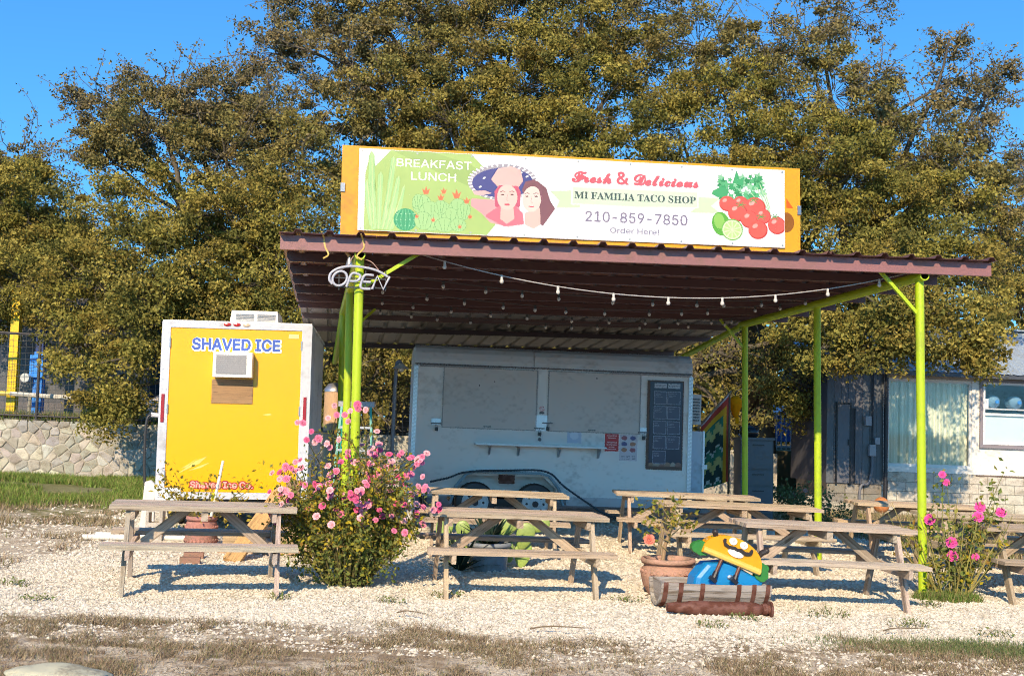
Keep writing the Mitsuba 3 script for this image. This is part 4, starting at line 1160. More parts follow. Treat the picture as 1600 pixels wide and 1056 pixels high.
for x in (0.02, 1.89):
    f = MB()
    f.tube(curve([(x, 1.25, 0.5), (x, 1.35, 0.78), (x, 1.75, 0.86), (x, 2.3, 0.86), (x, 2.7, 0.78), (x, 2.8, 0.5)], 5), 0.05, (0.6, 0.6, 0.6), 8)
    part(yt, 'fender', f, 'paint', YM, smooth=True)
    for y in (1.65, 2.4):
        w = part(yt, 'wheel', MB().lathe([(0, -0.1), (0.27, -0.1), (0.315, -0.06), (0.315, 0.06), (0.27, 0.1), (0, 0.1)], (x, y, 0.3), (0.02, 0.02, 0.02), 20, axis=0), 'paint', YM)
        part(w, 'rim', MB().lathe([(0, -0.115), (0.2, -0.11), (0.2, 0.11), (0, 0.115)], (x, y, 0.3), (0.6, 0.6, 0.6), 14, axis=0), 'paint', YM)
j = MB().cyl((0.955, 4.6, -0.02), (0.955, 4.6, 0.6), 0.035, (0.3, 0.3, 0.3))
j.bar((0.3, 3.6, 0.45), (0.955, 4.7, 0.45), 0.07, 0.09, (0.05, 0.05, 0.05))
j.bar((1.6, 3.6, 0.45), (0.955, 4.7, 0.45), 0.07, 0.09, (0.05, 0.05, 0.05))
part(yt, 'drawbar', j, 'paint', YM)
t = thing('mud_guard', 'pale plastic mud guard leaning at the left rear corner of the yellow trailer', 'mud guard')
part(t, 'panel', MB().prism(smooth_poly(Polygon([(-0.2, -0.02), (-0.02, -0.02), (-0.02, 0.62), (-0.08, 0.68), (-0.15, 0.66)]), 0.02), 0.07, (0.62, 0.6, 0.56), YM @ np.array([[1, 0, 0, 0], [0, 1, 0, 0.1], [0, 0, 1, 0], [0, 0, 0, 1.0]])), 'worn')
t = thing('power_cable', 'black cable hanging from the left side of the yellow trailer to the ground', 'cable')
part(t, 'cord', MB().tube(curve([(0.0, 0.35, 1.5), (-0.14, 0.3, 1.52), (-0.2, 0.28, 1.4), (-0.2, 0.27, 0.9), (-0.16, 0.25, 0.4), (-0.12, 0.2, 0.01), (0.2, 0.1, 0.0)], 6), 0.018, (0.03, 0.03, 0.03), 7), 'paint', YM, smooth=True)
part(t, 'plug', MB().cyl((0.02, 0.35, 1.5), (-0.15, 0.31, 1.52), 0.03, (0.6, 0.6, 0.6), n=10), 'paint', YM)

# ---------------------------------------------------------------- white food trailer
ft = thing('food_trailer', 'weathered white food trailer with two closed serving hatches under the canopy', 'trailer')
FM = frame((-1.56, 18.3, float(gz(-1.56, 18.3))), math.radians(6.4), (0.011, 0, 1))
PW = (0.8, 0.755, 0.71)


def fx(a):
    return (a - 86) * 0.00325


def fz(a, b):
    return 2.767 - (b - 62 - (a - 90) * 0.0406) * 0.003166


SIDE = np.array([[0, 1, 0, 0], [1, 0, 0, 0], [0, 0, 1, 0], [0, 0, 0, 1.0]])        # (x, z) drawings extruded along the trailer
prof = Polygon([(0, 0.4), (0, 2.44), (0.015, 2.6), (0.07, 2.71), (0.2, 2.76), (1.1, 2.79), (2.0, 2.76), (2.13, 2.71), (2.185, 2.6), (2.2, 2.44), (2.2, 0.4)])
arch = smooth_poly(Polygon([(0.66, 0.2), (0.74, 0.56), (0.9, 0.74), (2.12, 0.74), (2.32, 0.56), (2.42, 0.2)]), 0.05)
solid = trimesh.creation.extrude_polygon(prof, 4.52, engine='earcut')
solid.vertices = np.array(solid.vertices)[:, [2, 0, 1]]
hole = trimesh.creation.extrude_polygon(arch, 0.42, engine='earcut')
hole.vertices = np.array(hole.vertices)[:, [0, 2, 1]] - [0, 0.1, 0]
for s_ in (solid, hole):
    if s_.volume < 0:
        s_.invert()
solid = trimesh.boolean.difference([solid, hole], engine='manifold')       # the wheels stand in a real recess
tri_ = np.array(solid.vertices)[np.array(solid.faces)].reshape(-1, 3)
part(ft, 'body', MB().add(tri_, np.arange(len(tri_)).reshape(-1, 3), PW), 'worn', FM)
for a, b, c in ((0.0, 1.9, 0), (1.915, 4.52, 1)):
    cap = Polygon([(-0.02, 2.47), (-0.02, 2.56), (0.0, 2.66), (0.06, 2.735), (0.2, 2.785), (0.2, 2.765), (0.07, 2.712), (0.015, 2.6), (0, 2.47)])
    m = SIDE.copy()
    m[0, 3] = a
    part(ft, 'roof_edge', MB().prism(cap, b - a, (0.62, 0.6, 0.57), FM @ m), 'worn')
part(ft, 'drip_rail', MB().box((2.26, -0.018, 2.475), (4.5, 0.03, 0.02), (0.13, 0.1, 0.09)), 'worn', FM)
for a0, a1 in ((110, 510), (1055, 1465)):
    part(ft, 'awning_bar', MB().bar((fx(a0), -0.03, 2.445), (fx(a1), -0.03, 2.445), 0.035, 0.025, (0.3, 0.28, 0.28)), 'worn', FM)
for k, (a0, a1) in enumerate(((0.475, 1.962), (2.165, 3.655))):
    h = part(ft, 'hatch', MB().box(((a0 + a1) / 2, -0.008, 1.96), (a1 - a0, 0.016, 0.945), (0.6, 0.535, 0.495)), 'worn', FM)
    e = MB()
    for z in (1.481, 2.439):
        e.box(((a0 + a1) / 2, -0.012, z), (a1 - a0 + 0.03, 0.024, 0.013), (0.33, 0.31, 0.31))
    for x in (a0 - 0.008, a1 + 0.008):
        e.box((x, -0.012, 1.96), (0.014, 0.024, 0.945), (0.33, 0.31, 0.31))
    part(h, 'frame', e, 'worn', FM)
    part(h, 'handle', MB().box(((a0 + a1) / 2 - 0.03, -0.024, 1.515), (0.12, 0.016, 0.018), (0.16, 0.15, 0.15)), 'metal', FM)
pp = MB().box((2.065, -0.006, 2.0), (0.16, 0.012, 0.95), (0.76, 0.72, 0.69))
part(ft, 'centre_strip', pp, 'worn', FM)
for x, z, w, h in ((0.37, 1.565, 0.15, 0.1), (2.06, 1.6, 0.2, 0.25), (3.72, 1.535, 0.12, 0.1)):
    p = part(ft, 'latch_plate', MB().box((x, -0.018, z), (w, 0.008, h), (0.62, 0.63, 0.66)), 'metal', FM)
    dg = MB()
    for i in range(int(w / 0.025)):
        for k in range(int(h / 0.025)):
            dg.bar((x - w / 2 + 0.012 + 0.025 * i - 0.006, -0.0235, z - h / 2 + 0.012 + 0.025 * k), (x - w / 2 + 0.012 + 0.025 * i + 0.006, -0.0235, z - h / 2 + 0.018 + 0.025 * k), 0.004, 0.003, (0.75, 0.76, 0.8), (0, 1, 0))
    part(p, 'tread_bumps', dg, 'metal', FM, stuff=True)
    for dx, dz in (((-0.04, -0.03),) if x != 2.06 else ((-0.08, -0.09), (0.05, 0.0))):
        lk = MB().box((x + dx + 0.05, -0.04, z + dz - 0.085), (0.05, 0.03, 0.06), (0.03, 0.03, 0.03))
        lk.tube([(x + dx + 0.035, -0.04, z + dz - 0.06), (x + dx + 0.035, -0.04, z + dz - 0.02), (x + dx + 0.065, -0.04, z + dz - 0.02), (x + dx + 0.065, -0.04, z + dz - 0.06)], 0.006, (0.4, 0.4, 0.4), 6)
        part(p, 'padlock', lk, 'paint', FM)
        part(p, 'hasp', MB().bar((x + dx - 0.04, -0.03, z + dz + 0.005), (x + dx + 0.13, -0.03, z + dz + 0.005), 0.012, 0.022, (0.12, 0.11, 0.11)), 'metal', FM)
sh = part(ft, 'shelf', MB().box((2.045, -0.12, 1.24), (2.1, 0.22, 0.028), (0.5, 0.5, 0.5)), 'metal', FM)
for a in (460, 603, 803, 1002):
    q = MB().prism(Polygon([(-0.2, 0), (0, 0), (0, -0.16), (-0.03, -0.15), (-0.19, -0.03)]), 0.03, (0.42, 0.42, 0.43), FM @ np.array([[0, 1, 0, fx(a)], [1, 0, 0, -0.005], [0, 0, 1, 1.225], [0, 0, 0, 1.0]]))
    part(sh, 'bracket', q, 'metal')
# menu board
mn = part(ft, 'menu_board', MB().box((4.08, -0.012, 1.64), (0.6, 0.024, 1.44), (0.17, 0.12, 0.1)), 'wood', FM)
part(mn, 'backing', MB().box((4.09, -0.028, 1.66), (0.54, 0.008, 1.36), (0.035, 0.042, 0.075)), 'gloss', FM)
for k in range(5):
    for c in (0, 1):
        if k == 4 and c == 1:
            continue
        x, z = 3.99 + 0.225 * c, 2.08 - 0.24 * k
        p = part(mn, 'menu_panel', MB().box((x, -0.035, z), (0.2, 0.006, 0.2), (0.07, 0.078, 0.12)), 'gloss', FM)
        q = MB()
        for dx, dz, w, h in ((0, 0.101, 0.212, 0.008), (0, -0.101, 0.212, 0.008), (-0.102, 0, 0.008, 0.2), (0.102, 0, 0.008, 0.2)):
            q.box((x + dx, -0.037, z + dz), (w, 0.008, h), (0.36, 0.38, 0.44))
        part(p, 'border', q, 'paint', FM)
        rr = np.random.default_rng(40 + k * 2 + c)
        q = MB()
        for i in range(3):
            w = 0.05 + 0.08 * rr.random()
            q.box((x - 0.085 + w / 2, -0.0388, z + 0.065 - 0.025 * i), (w, 0.0012, 0.007), (0.3, 0.31, 0.36))
        part(p, 'print_lines', q, 'paint', FM, stuff=True)
for c, s in ((0, 'BREAKFAST'), (1, 'LUNCH')):
    x = 3.99 + 0.225 * c
    p = part(mn, 'heading', MB().box((x, -0.035, 2.275), (0.2, 0.006, 0.075), (0.5, 0.52, 0.56)), 'paint', FM)
    part(p, 'lettering', MB().sheet(fit_text(s, x - 0.085, x + 0.085, 2.262, 0.026, bold=1), (0.05, 0.06, 0.1), -0.0395), 'paint', FM)
for k in range(6):
    x = 3.86 + 0.09 * k
    part(mn, 'paper_print', MB().prism(ellipse((x, 0.985), 0.06, 0.045 + 0.01 * (k % 2), 20 * k).intersection(sbox(3.82, 0.975, 4.36, 1.2)), 0.004, [(0.3, 0.19, 0.12), (0.36, 0.3, 0.24), (0.24, 0.13, 0.1)][k % 3], FM @ np.array([[1, 0, 0, 0], [0, 1, 0, -0.037], [0, 0, 1, 0], [0, 0, 0, 1.0]])), 'paint')
rn = part(ft, 'red_notice', MB().box((3.215, -0.004, 1.33), (0.225, 0.006, 0.28), (0.5, 0.04, 0.04)), 'paint', FM)
q = MB()
for i, w in enumerate((0.17, 0.12, 0.0, 0.16, 0.17, 0.1, 0.15)):
    if w:
        q.box((3.215, -0.0078, 1.44 - 0.036 * i), (w, 0.001, 0.012), (0.75, 0.5, 0.46))
part(rn, 'print_lines', q, 'paint', FM, stuff=True)
ph = part(ft, 'photo_sheet', MB().box((3.49, -0.004, 1.255), (0.29, 0.006, 0.42), (0.58, 0.52, 0.56)), 'paint', FM)
for i in range(3):
    for k in range(2):
        part(ph, 'dish_print', MB().prism(ellipse((3.42 + 0.14 * k, 1.41 - 0.095 * i), 0.048, 0.035), 0.001, [(0.3, 0.1, 0.12), (0.1, 0.1, 0.22), (0.42, 0.2, 0.12)][(i + k) % 3], FM @ np.array([[1, 0, 0, 0], [0, 1, 0, -0.0085], [0, 0, 1, 0], [0, 0, 0, 1.0]])), 'paint')
q = MB()
for i in range(3):
    for k in range(3):
        q.box((3.405 + 0.085 * k, -0.0078, 1.12 - 0.022 * i), (0.06, 0.001, 0.006), (0.12, 0.12, 0.16))
part(ph, 'print_lines', q, 'paint', FM, stuff=True)
st = part(ft, 'faded_sticker', MB().box((2.6, -0.004, 1.41), (0.23, 0.005, 0.22), (0.5, 0.56, 0.68)), 'paint', FM)
part(st, 'emblem', MB().prism(ellipse((2.6, 1.42), 0.07, 0.06), 0.001, (0.66, 0.7, 0.78), FM @ np.array([[1, 0, 0, 0], [0, 1, 0, -0.0078], [0, 0, 1, 0], [0, 0, 0, 1.0]])), 'paint')
ns = part(ft, 'round_warning_sign', MB().prism(Point(2.06, 1.83).buffer(0.04), 0.003, (0.8, 0.78, 0.76), FM @ np.array([[1, 0, 0, 0], [0, 1, 0, -0.0165], [0, 0, 1, 0], [0, 0, 0, 1.0]])), 'paint')
ring = Point(2.06, 1.83).buffer(0.039).difference(Point(2.06, 1.83).buffer(0.031)).union(LineString([(2.035, 1.855), (2.085, 1.805)]).buffer(0.004))
part(ns, 'ring', MB().prism(ring, 0.001, (0.55, 0.03, 0.03), FM @ np.array([[1, 0, 0, 0], [0, 1, 0, -0.018], [0, 0, 1, 0], [0, 0, 0, 1.0]])), 'paint')
part(ft, 'small_notice', MB().box((2.06, -0.014, 1.765), (0.08, 0.004, 0.035), (0.08, 0.07, 0.07)), 'paint', FM)
part(ft, 'round_plug', MB().cyl((2.04, 0, 1.34), (2.04, -0.015, 1.34), 0.03, (0.12, 0.12, 0.13), n=14), 'paint', FM)
for x in (0.0, 4.475):
    ct = part(ft, 'corner_trim', MB().box((x + 0.022, -0.012, 1.43), (0.07, 0.028, 2.02), (0.62, 0.63, 0.66)), 'metal', FM)
    q = MB()
    for k in range(66):
        for d in (-0.014, 0.016):
            q.box((x + 0.022 + d, -0.0275, 0.45 + 0.03 * k + (d > 0) * 0.015), (0.02, 0.004, 0.012), (0.8, 0.81, 0.84) if k % 2 else (0.5, 0.5, 0.52))
    part(ct, 'tread_bumps', q, 'metal', FM, stuff=True)
part(ft, 'skirt', MB().box((3.5, -0.004, 0.37), (2.0, 0.02, 0.14), (0.5, 0.5, 0.52)), 'worn', FM)
# wheels in one long arch
fd_ = LineString([(0.64, 0.3), (0.72, 0.57), (0.88, 0.76), (1.0, 0.8), (2.06, 0.8), (2.2, 0.76), (2.36, 0.57), (2.44, 0.3)]).buffer(0.018, cap_style=2)
part(ft, 'fender', MB().prism(fd_, 0.14, (0.2, 0.3, 0.36), FM @ np.array([[1, 0, 0, 0], [0, 1, 0, -0.14], [0, 0, 1, 0], [0, 0, 0, 1.0]])), 'worn')
part(ft, 'fender_patch', MB().box((1.53, -0.003, 0.69), (0.26, 0.02, 0.14), (0.2, 0.17, 0.12)), 'rusted', FM)
for x in (1.04, 2.0):
    w = part(ft, 'wheel', MB().lathe([(0, -0.1), (0.24, -0.1), (0.3, -0.085), (0.325, -0.05), (0.325, 0.05), (0.3, 0.085), (0, 0.1)], (x, 0.1, 0.31), (0.05, 0.05, 0.052), 28, axis=1), 'paint', FM, smooth=False)
    part(w, 'rim', MB().lathe([(0, -0.125), (0.06, -0.125), (0.09, -0.105), (0.18, -0.105), (0.2, -0.12), (0.215, -0.1)], (x, 0.1, 0.31), (0.68, 0.68, 0.68), 24, axis=1), 'paint', FM, smooth=True)
    q = MB()
    for k in range(8):
        a = k * math.pi / 4
        q.cyl((x + 0.135 * math.cos(a), -0.01, 0.31 + 0.135 * math.sin(a)), (x + 0.135 * math.cos(a), 0.0, 0.31 + 0.135 * math.sin(a)), 0.02, (0.03, 0.03, 0.03), n=8)
    q.cyl((x, -0.045, 0.31), (x, 0.0, 0.31), 0.05, (0.04, 0.04, 0.04), n=12)
    part(w, 'hub', q, 'paint', FM)
part(ft, 'axle', MB().box((1.5, 1.1, 0.3), (1.6, 1.6, 0.12), (0.02, 0.02, 0.02)), 'paint', FM)
for y in (0.25, 1.95):
    part(ft, 'jack_leg', MB().cyl((4.2, y, 0.42), (4.2, y, -0.03), 0.03, (0.1, 0.1, 0.1)), 'paint', FM)
    part(ft, 'jack_leg', MB().cyl((0.25, y, 0.42), (0.25, y, -0.03), 0.03, (0.1, 0.1, 0.1)), 'paint', FM)
part(ft, 'utility_box', MB().box((4.66, 0.65, 1.05), (0.27, 0.9, 1.02), (0.46, 0.52, 0.58)), 'worn', FM)
part(ft, 'utility_box_edge', MB().box((4.79, 0.19, 1.05), (0.03, 0.03, 1.03), (0.7, 0.71, 0.74)), 'metal', FM)
part(ft, 'box_latch', MB().box((4.8, 0.16, 0.98), (0.09, 0.03, 0.07), (0.6, 0.62, 0.66)), 'metal', FM)
wa = part(ft, 'wall_cooler', MB().box((4.66, 0.75, 1.92), (0.28, 0.66, 0.5), (0.5, 0.48, 0.44)), 'worn', FM)
for k in range(8):
    part(wa, 'louvre', MB().box((4.66, 0.412, 1.74 + 0.05 * k), (0.22, 0.02, 0.02), (0.08, 0.08, 0.08)), 'paint', FM)
for k in range(7):
    part(wa, 'louvre', MB().box((4.805, 0.75, 1.75 + 0.05 * k), (0.015, 0.56, 0.018), (0.1, 0.1, 0.1)), 'paint', FM)
for a, b in ((405, 265), (480, 246), (990, 230)):
    part(ft, 'paint_chip', MB().prism(ellipse((fx(a), fz(a, b)), 0.014, 0.01, a), 0.002, (0.06, 0.05, 0.05), FM @ np.array([[1, 0, 0, 0], [0, 1, 0, -0.0185], [0, 0, 1, 0], [0, 0, 0, 1.0]])), 'matte')
t = thing('hose', 'black hose running over the wheels of the white food trailer down to the ground', 'hose')
P = [(fx(a), -0.23, fz(a, b)) for a, b in ((180, 742), (270, 722), (330, 700), (420, 690), (560, 690), (700, 690), (770, 712), (830, 770))] + [(2.75, -0.3, 0.4), (3.1, -0.4, 0.2), (3.6, -0.45, 0.1), (4.1, -0.42, 0.09), (4.5, -0.3, 0.13), (4.7, 0.0, 0.3)]
part(t, 'hose_line', MB().tube(curve(P, 6), 0.016, (0.03, 0.05, 0.065), 7), 'paint', FM, smooth=True)
# ---------------------------------------------------------------- picnic tables


def picnic_table(label, x, y, yaw, L, tone, top=0.76, worn=0.1):
    t = thing('picnic_table', label, 'picnic table', 'weathered picnic tables')
    M = frame((x, y, float(gz(x, y)) - 0.005), math.radians(yaw), up_at(x, y))
    h = L / 2
    c = lambda a=0.14: jit(tone, a)
    e = lambda s=0.012: (rng.random() - 0.5) * 2 * s
    for k in range(5):
        yy = -0.288 + 0.144 * k
        s = 0.03 * (rng.random() - 0.5)
        part(t, 'top_plank', MB().bar((-h + s, yy, top - 0.019 + e(0.003)), (h + s, yy + e(0.004), top - 0.019 + e(0.003)), 0.137, 0.038, c(0.1)), 'wood', M)
    for sx in (-1, 1):
        ox = sx * (h - 0.2)
        part(t, 'cleat', MB().bar((ox, -0.33, top - 0.083), (ox, 0.33, top - 0.083), 0.038, 0.088, c()), 'wood', M)
        part(t, 'seat_beam', MB().bar((ox, -0.76, 0.37 + e()), (ox, 0.76, 0.37 + e()), 0.038, 0.09, c()), 'wood', M)
        for sy in (-1, 1):
            part(t, 'leg', MB().bar((ox + sx * 0.0395, sy * 0.6, -0.04), (ox + sx * 0.0395, sy * 0.25, top - 0.045), 0.038, 0.092, c(), (0, 1, 0.2)), 'wood', M)
        part(t, 'brace', MB().bar((ox - sx * 0.04, 0.0, 0.36), (sx * 0.16, 0.0, top - 0.05), 0.038, 0.085, c(), (1, 0, 0.5)), 'wood', M)
    part(t, 'cleat', MB().bar((0, -0.33, top - 0.083), (0, 0.33, top - 0.083), 0.06, 0.088, c()), 'wood', M)
    for sy in (-1, 1):
        for k, yy in enumerate((0.56, 0.7)):
            s = -0.03 + 0.03 * (rng.random() - 0.5)
            zs = 0.435 + e(0.004)
            part(t, 'seat_plank', MB().bar((-h + s, sy * yy, zs), (h + s + 0.03, sy * yy + e(0.005), zs + e(0.006)), 0.132, 0.038, c(0.1)), 'wood', M)
    return t


GREYWOOD, TANWOOD = (0.42, 0.35, 0.285), (0.45, 0.36, 0.27)
picnic_table('grey picnic table in front of the yellow trailer, left of the big rose bush', -2.83, 10.82, 14.5, 1.64, GREYWOOD)
picnic_table('grey picnic table right of the big rose bush, in the middle of the front row', 0.06, 11.53, 9, 1.75, (0.45, 0.35, 0.26))
picnic_table('grey picnic table behind the barrel planter, left of the right front post', 3.15, 11.78, 2, 1.7, (0.42, 0.35, 0.28))
picnic_table('picnic table right of the sparse rose bush, cut off by the picture edge', 5.93, 12.75, 5, 1.77, (0.38, 0.3, 0.22))
picnic_table('tan picnic table in front of the wheels of the white food trailer', -0.2, 14.54, 3.4, 1.81, TANWOOD)
picnic_table('tan picnic table in front of the menu board of the white food trailer', 2.4, 15.85, 1.8, 1.93, TANWOOD)
picnic_table('tan picnic table behind the terracotta pot, left of the second right post', 2.78, 14.2, 6, 1.95, (0.44, 0.345, 0.25))
picnic_table('picnic table farthest back at the right, in front of the concrete block foundation', 5.6, 16.05, 0, 1.77, (0.46, 0.35, 0.24))
picnic_table('picnic table seen through the sparse rose bush, second from the back at the right', 5.98, 14.4, 3, 1.77, (0.44, 0.35, 0.25))
# ---------------------------------------------------------------- right building
bd = thing('white_building', 'low white building with a blue grey metal roof and a curtained window', 'building')
BY = 25.0
BMx = frame((8.0, BY, 0.0), math.radians(3), (0.014, 0, 1))


def bput(name, mb, bsdf='worn', parent=None, **k):
    return part(parent or bd, name, mb, bsdf, BMx, **k)


CREAM = (0.76, 0.74, 0.69)
w = MB()
for x0, x1, z0, z1 in ((0.0, 8.2, 0.84, 0.9), (0.0, 0.14, 0.9, 2.86), (2.02, 2.22, 0.9, 2.86), (2.22, 3.75, 0.9, 1.5), (3.75, 8.2, 0.9, 2.86), (0.0, 8.2, 2.86, 3.06)):
    w.box(((x0 + x1) / 2, 0.1, (z0 + z1) / 2), (x1 - x0, 0.2, z1 - z0), CREAM)
w.box((4.1, 4.5, 1.9), (8.2, 0.2, 2.3), CREAM)
w.box((0.1, 2.3, 1.9), (0.2, 4.3, 2.3), CREAM)
w.box((8.1, 2.3, 1.9), (0.2, 4.3, 2.3), CREAM)
w.box((4.1, 2.3, 0.8), (8.0, 4.2, 0.06), (0.2, 0.18, 0.15))
w.box((4.1, 2.3, 3.09), (8.2, 4.6, 0.05), (0.3, 0.3, 0.3))
bput('wall', w)
bput('sill_board', MB().box((1.08, -0.012, 0.9), (2.3, 0.026, 0.12), (0.76, 0.74, 0.68)))
bput('frieze_board', MB().box((4.1, -0.012, 2.93), (8.2, 0.026, 0.14), (0.4, 0.37, 0.33)))
# the big window and its curtain
win = bput('window', MB().box((1.08, 0.05, 0.99), (1.9, 0.06, 0.07), (0.7, 0.7, 0.66)).box((1.08, 0.05, 2.83), (1.9, 0.06, 0.07), (0.7, 0.7, 0.66)).box((0.165, 0.05, 1.91), (0.06, 0.06, 1.9), (0.62, 0.62, 0.6)).box((1.995, 0.05, 1.91), (0.06, 0.06, 1.9), (0.62, 0.62, 0.6)), 'paint')
part(win, 'pane', MB().add([[0.19, 0.04, 1.02], [1.97, 0.04, 1.02], [1.97, 0.04, 2.8], [0.19, 0.04, 2.8]], [[0, 1, 2, 3]], (1, 1, 1)), 'pane', BMx)
cx = np.linspace(0.17, 1.99, 120)
cy = 0.16 + 0.03 * np.sin(cx * 46 + 2 * np.sin(cx * 5)) + 0.015 * np.sin(cx * 101)
v = np.vstack([np.stack([cx, cy, np.full(120, z)], 1) for z in (0.97, 1.9, 2.85)])
k = np.arange(119)
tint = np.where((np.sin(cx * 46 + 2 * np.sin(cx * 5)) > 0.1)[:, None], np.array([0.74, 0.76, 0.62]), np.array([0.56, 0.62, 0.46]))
part(win, 'curtain', MB().add(v, np.vstack([np.stack([k, k + 1, k + 121, k + 120], 1) + 120 * q for q in (0, 1)]), np.vstack([tint] * 3)), 'matte', BMx, smooth=True)
# the sash window with water jugs
sw = bput('sash_window', MB().box((2.215, -0.02, 2.18), (0.065, 0.07, 1.46), (0.22, 0.2, 0.23)).box((3.755, -0.02, 2.18), (0.065, 0.07, 1.46), (0.22, 0.2, 0.23)).box((2.985, -0.02, 1.46), (1.62, 0.08, 0.08), (0.22, 0.2, 0.23)).box((2.985, -0.02, 2.88), (1.62, 0.07, 0.06), (0.22, 0.2, 0.23)), 'paint')
fr = MB()
for x in (2.28, 3.69):
    fr.box((x, 0.02, 2.18), (0.06, 0.06, 1.36), (0.76, 0.76, 0.76))
for z in (1.53, 2.16, 2.83):
    fr.box((2.985, 0.02, z), (1.36, 0.05, 0.05), (0.76, 0.76, 0.76))
part(sw, 'sash', fr, 'paint', BMx)
part(sw, 'pane', MB().add([[2.3, 0.025, 2.18], [3.67, 0.025, 2.18], [3.67, 0.025, 2.81], [2.3, 0.025, 2.81]], [[0, 1, 2, 3]], (1, 1, 1)), 'pane', BMx)
part(sw, 'pane', MB().add([[2.3, 0.03, 1.55], [3.67, 0.03, 1.55], [3.67, 0.03, 2.14], [2.3, 0.03, 2.14]], [[0, 1, 2, 3]], (1, 1, 1)), 'pane', BMx)
part(sw, 'frosted_film', MB().box((2.985, 0.06, 1.845), (1.36, 0.01, 0.6), (0.5, 0.62, 0.66)), 'matte', BMx)  # opaque pale blue board behind the lower pane
part(sw, 'shelf', MB().box((2.985, 0.35, 2.28), (1.4, 0.5, 0.03), (0.5, 0.5, 0.5)), 'paint', BMx)
for k, x in enumerate((2.62, 3.12)):
    J = BMx @ np.array([[1, 0, 0, x], [0, 1, 0, 0.34], [0, 0, 1, 2.44], [0, 0, 0, 1.0]])
    jk = thing('water_jug', ['clear blue water jug lying in the window, left of two', 'clear blue water jug lying in the window, right of two'][k], 'water jug', 'water jugs in the sash window')
    part(jk, 'body', MB().lathe([(0, -0.24), (0.05, -0.24), (0.06, -0.18), (0.13, -0.12), (0.142, -0.06), (0.132, -0.02), (0.142, 0.02), (0.142, 0.14), (0.13, 0.18), (0, 0.18)], (0, 0, 0), (0.16, 0.3, 0.46), 24, axis=1), 'gloss', J, smooth=True)
    part(jk, 'cap', MB().cyl((0, -0.245, 0), (0, -0.26, 0), 0.042, (0.03, 0.2, 0.6), n=16), 'paint', J)
one('paper_box', 'white box beside the left water jug in the window', 'box', MB().box((2.41, 0.25, 2.4), (0.14, 0.1, 0.2), (0.75, 0.75, 0.75)), 'paint', BMx)
# concrete block foundation
found = bput('foundation', MB().box((4.1, 0.3, 0.35), (8.16, 0.55, 0.96), (0.52, 0.49, 0.43)), 'stone')
for r in range(4):
    for k in range(21):
        x0 = -0.03 + 0.4 * k - (0.2 if r % 2 else 0)
        x1 = min(x0 + 0.39, 8.1)
        x0 = max(x0, -0.03)
        if x1 - x0 > 0.06:
            part(found, 'block', MB().box(((x0 + x1) / 2, 0.005 + 0.008 * rng.random(), 0.735 - 0.205 * r), (x1 - x0, 0.06, 0.195), jit((0.55, 0.52, 0.45), 0.04)), 'stone', BMx)
# metal roof
rf = MB()
n = 130
rx = np.linspace(-0.75, 8.6, n)
rz = 0.018 * (np.sin(rx * 2 * np.pi / 0.17) > 0.2)
v = []
for y, z in ((-0.45, 3.0), (2.3, 4.2), (5.05, 3.0)):
    v.append(np.stack([rx, np.full(n, y), z + rz], 1))
k = np.arange(n - 1)
rf.add(np.vstack(v), np.vstack([np.stack([k, k + 1, k + 1 + n, k + n], 1) + n * q for q in (0, 1)]), (0.27, 0.33, 0.38))
bput('roof', rf, 'worn')
bput('ridge_cap', MB().bar((-0.77, 2.3, 4.235), (8.62, 2.3, 4.235), 0.3, 0.03, (0.3, 0.37, 0.42)), 'worn')
bput('eave_board', MB().box((3.92, -0.4, 2.965), (9.3, 0.03, 0.1), (0.06, 0.065, 0.08)), 'paint')
bput('gable', MB().prism(Polygon([(0.0, 3.05), (4.6, 3.05), (2.3, 4.1)]), 0.1, CREAM, np.array([[0, 1, 0, 0.02], [1, 0, 0, 0], [0, 0, 1, 0], [0, 0, 0, 1.0]])))
bput('cable', MB().tube([(2.1, -0.02, 0.82), (5.0, -0.02, 0.805), (8.0, -0.02, 0.79)], 0.018, (0.16, 0.12, 0.1), 6), 'paint')

shed = thing('grey_shed', 'dark grey board shed with a narrow door at the left end of the white building', 'shed')
SM = frame((6.72, 24.55, 0.0), math.radians(5), (0.012, 0, 1))
part(shed, 'wall', MB().box((0.62, 1.2, 1.98), (1.2, 2.3, 2.8), (0.1, 0.1, 0.11)), 'matte', SM)
for k in range(8):
    if k in (3,):
        continue
    part(shed, 'board', MB().box((0.08 + 0.156 * k, 0.03, 1.98), (0.15, 0.03, 2.8), jit((0.11, 0.115, 0.13), 0.1)), 'worn', SM)
part(shed, 'board', MB().box((0.08 + 0.156 * 3, 0.03, 2.78), (0.15, 0.03, 1.2), jit((0.11, 0.115, 0.13), 0.1)), 'worn', SM)
d = part(shed, 'door', MB().box((0.36, 0.0, 1.42), (0.27, 0.03, 1.66), (0.12, 0.125, 0.145)), 'worn', SM)
q = MB()
for x in (0.21, 0.51):
    q.box((x, -0.002, 1.42), (0.035, 0.05, 1.74), (0.015, 0.015, 0.018))
q.box((0.36, -0.002, 2.28), (0.335, 0.05, 0.035), (0.015, 0.015, 0.018))
part(d, 'frame', q, 'paint', SM)
part(d, 'handle', MB().box((0.47, -0.03, 1.45), (0.03, 0.03, 0.12), (0.02, 0.02, 0.02)), 'paint', SM)
part(shed, 'down_pipe', MB().cyl((1.27, -0.06, 0.1), (1.27, -0.06, 3.2), 0.045, (0.02, 0.02, 0.024), n=12), 'paint', SM, smooth=True)
for x, z, a, b in ((0.88, 1.92, 0.13, 0.2), (0.98, 1.3, 0.14, 0.24), (1.08, 1.5, 0.1, 0.14)):
    part(shed, 'electric_box', MB().box((x, -0.04, z), (a, 0.09, b), (0.3, 0.3, 0.33)), 'paint', SM)
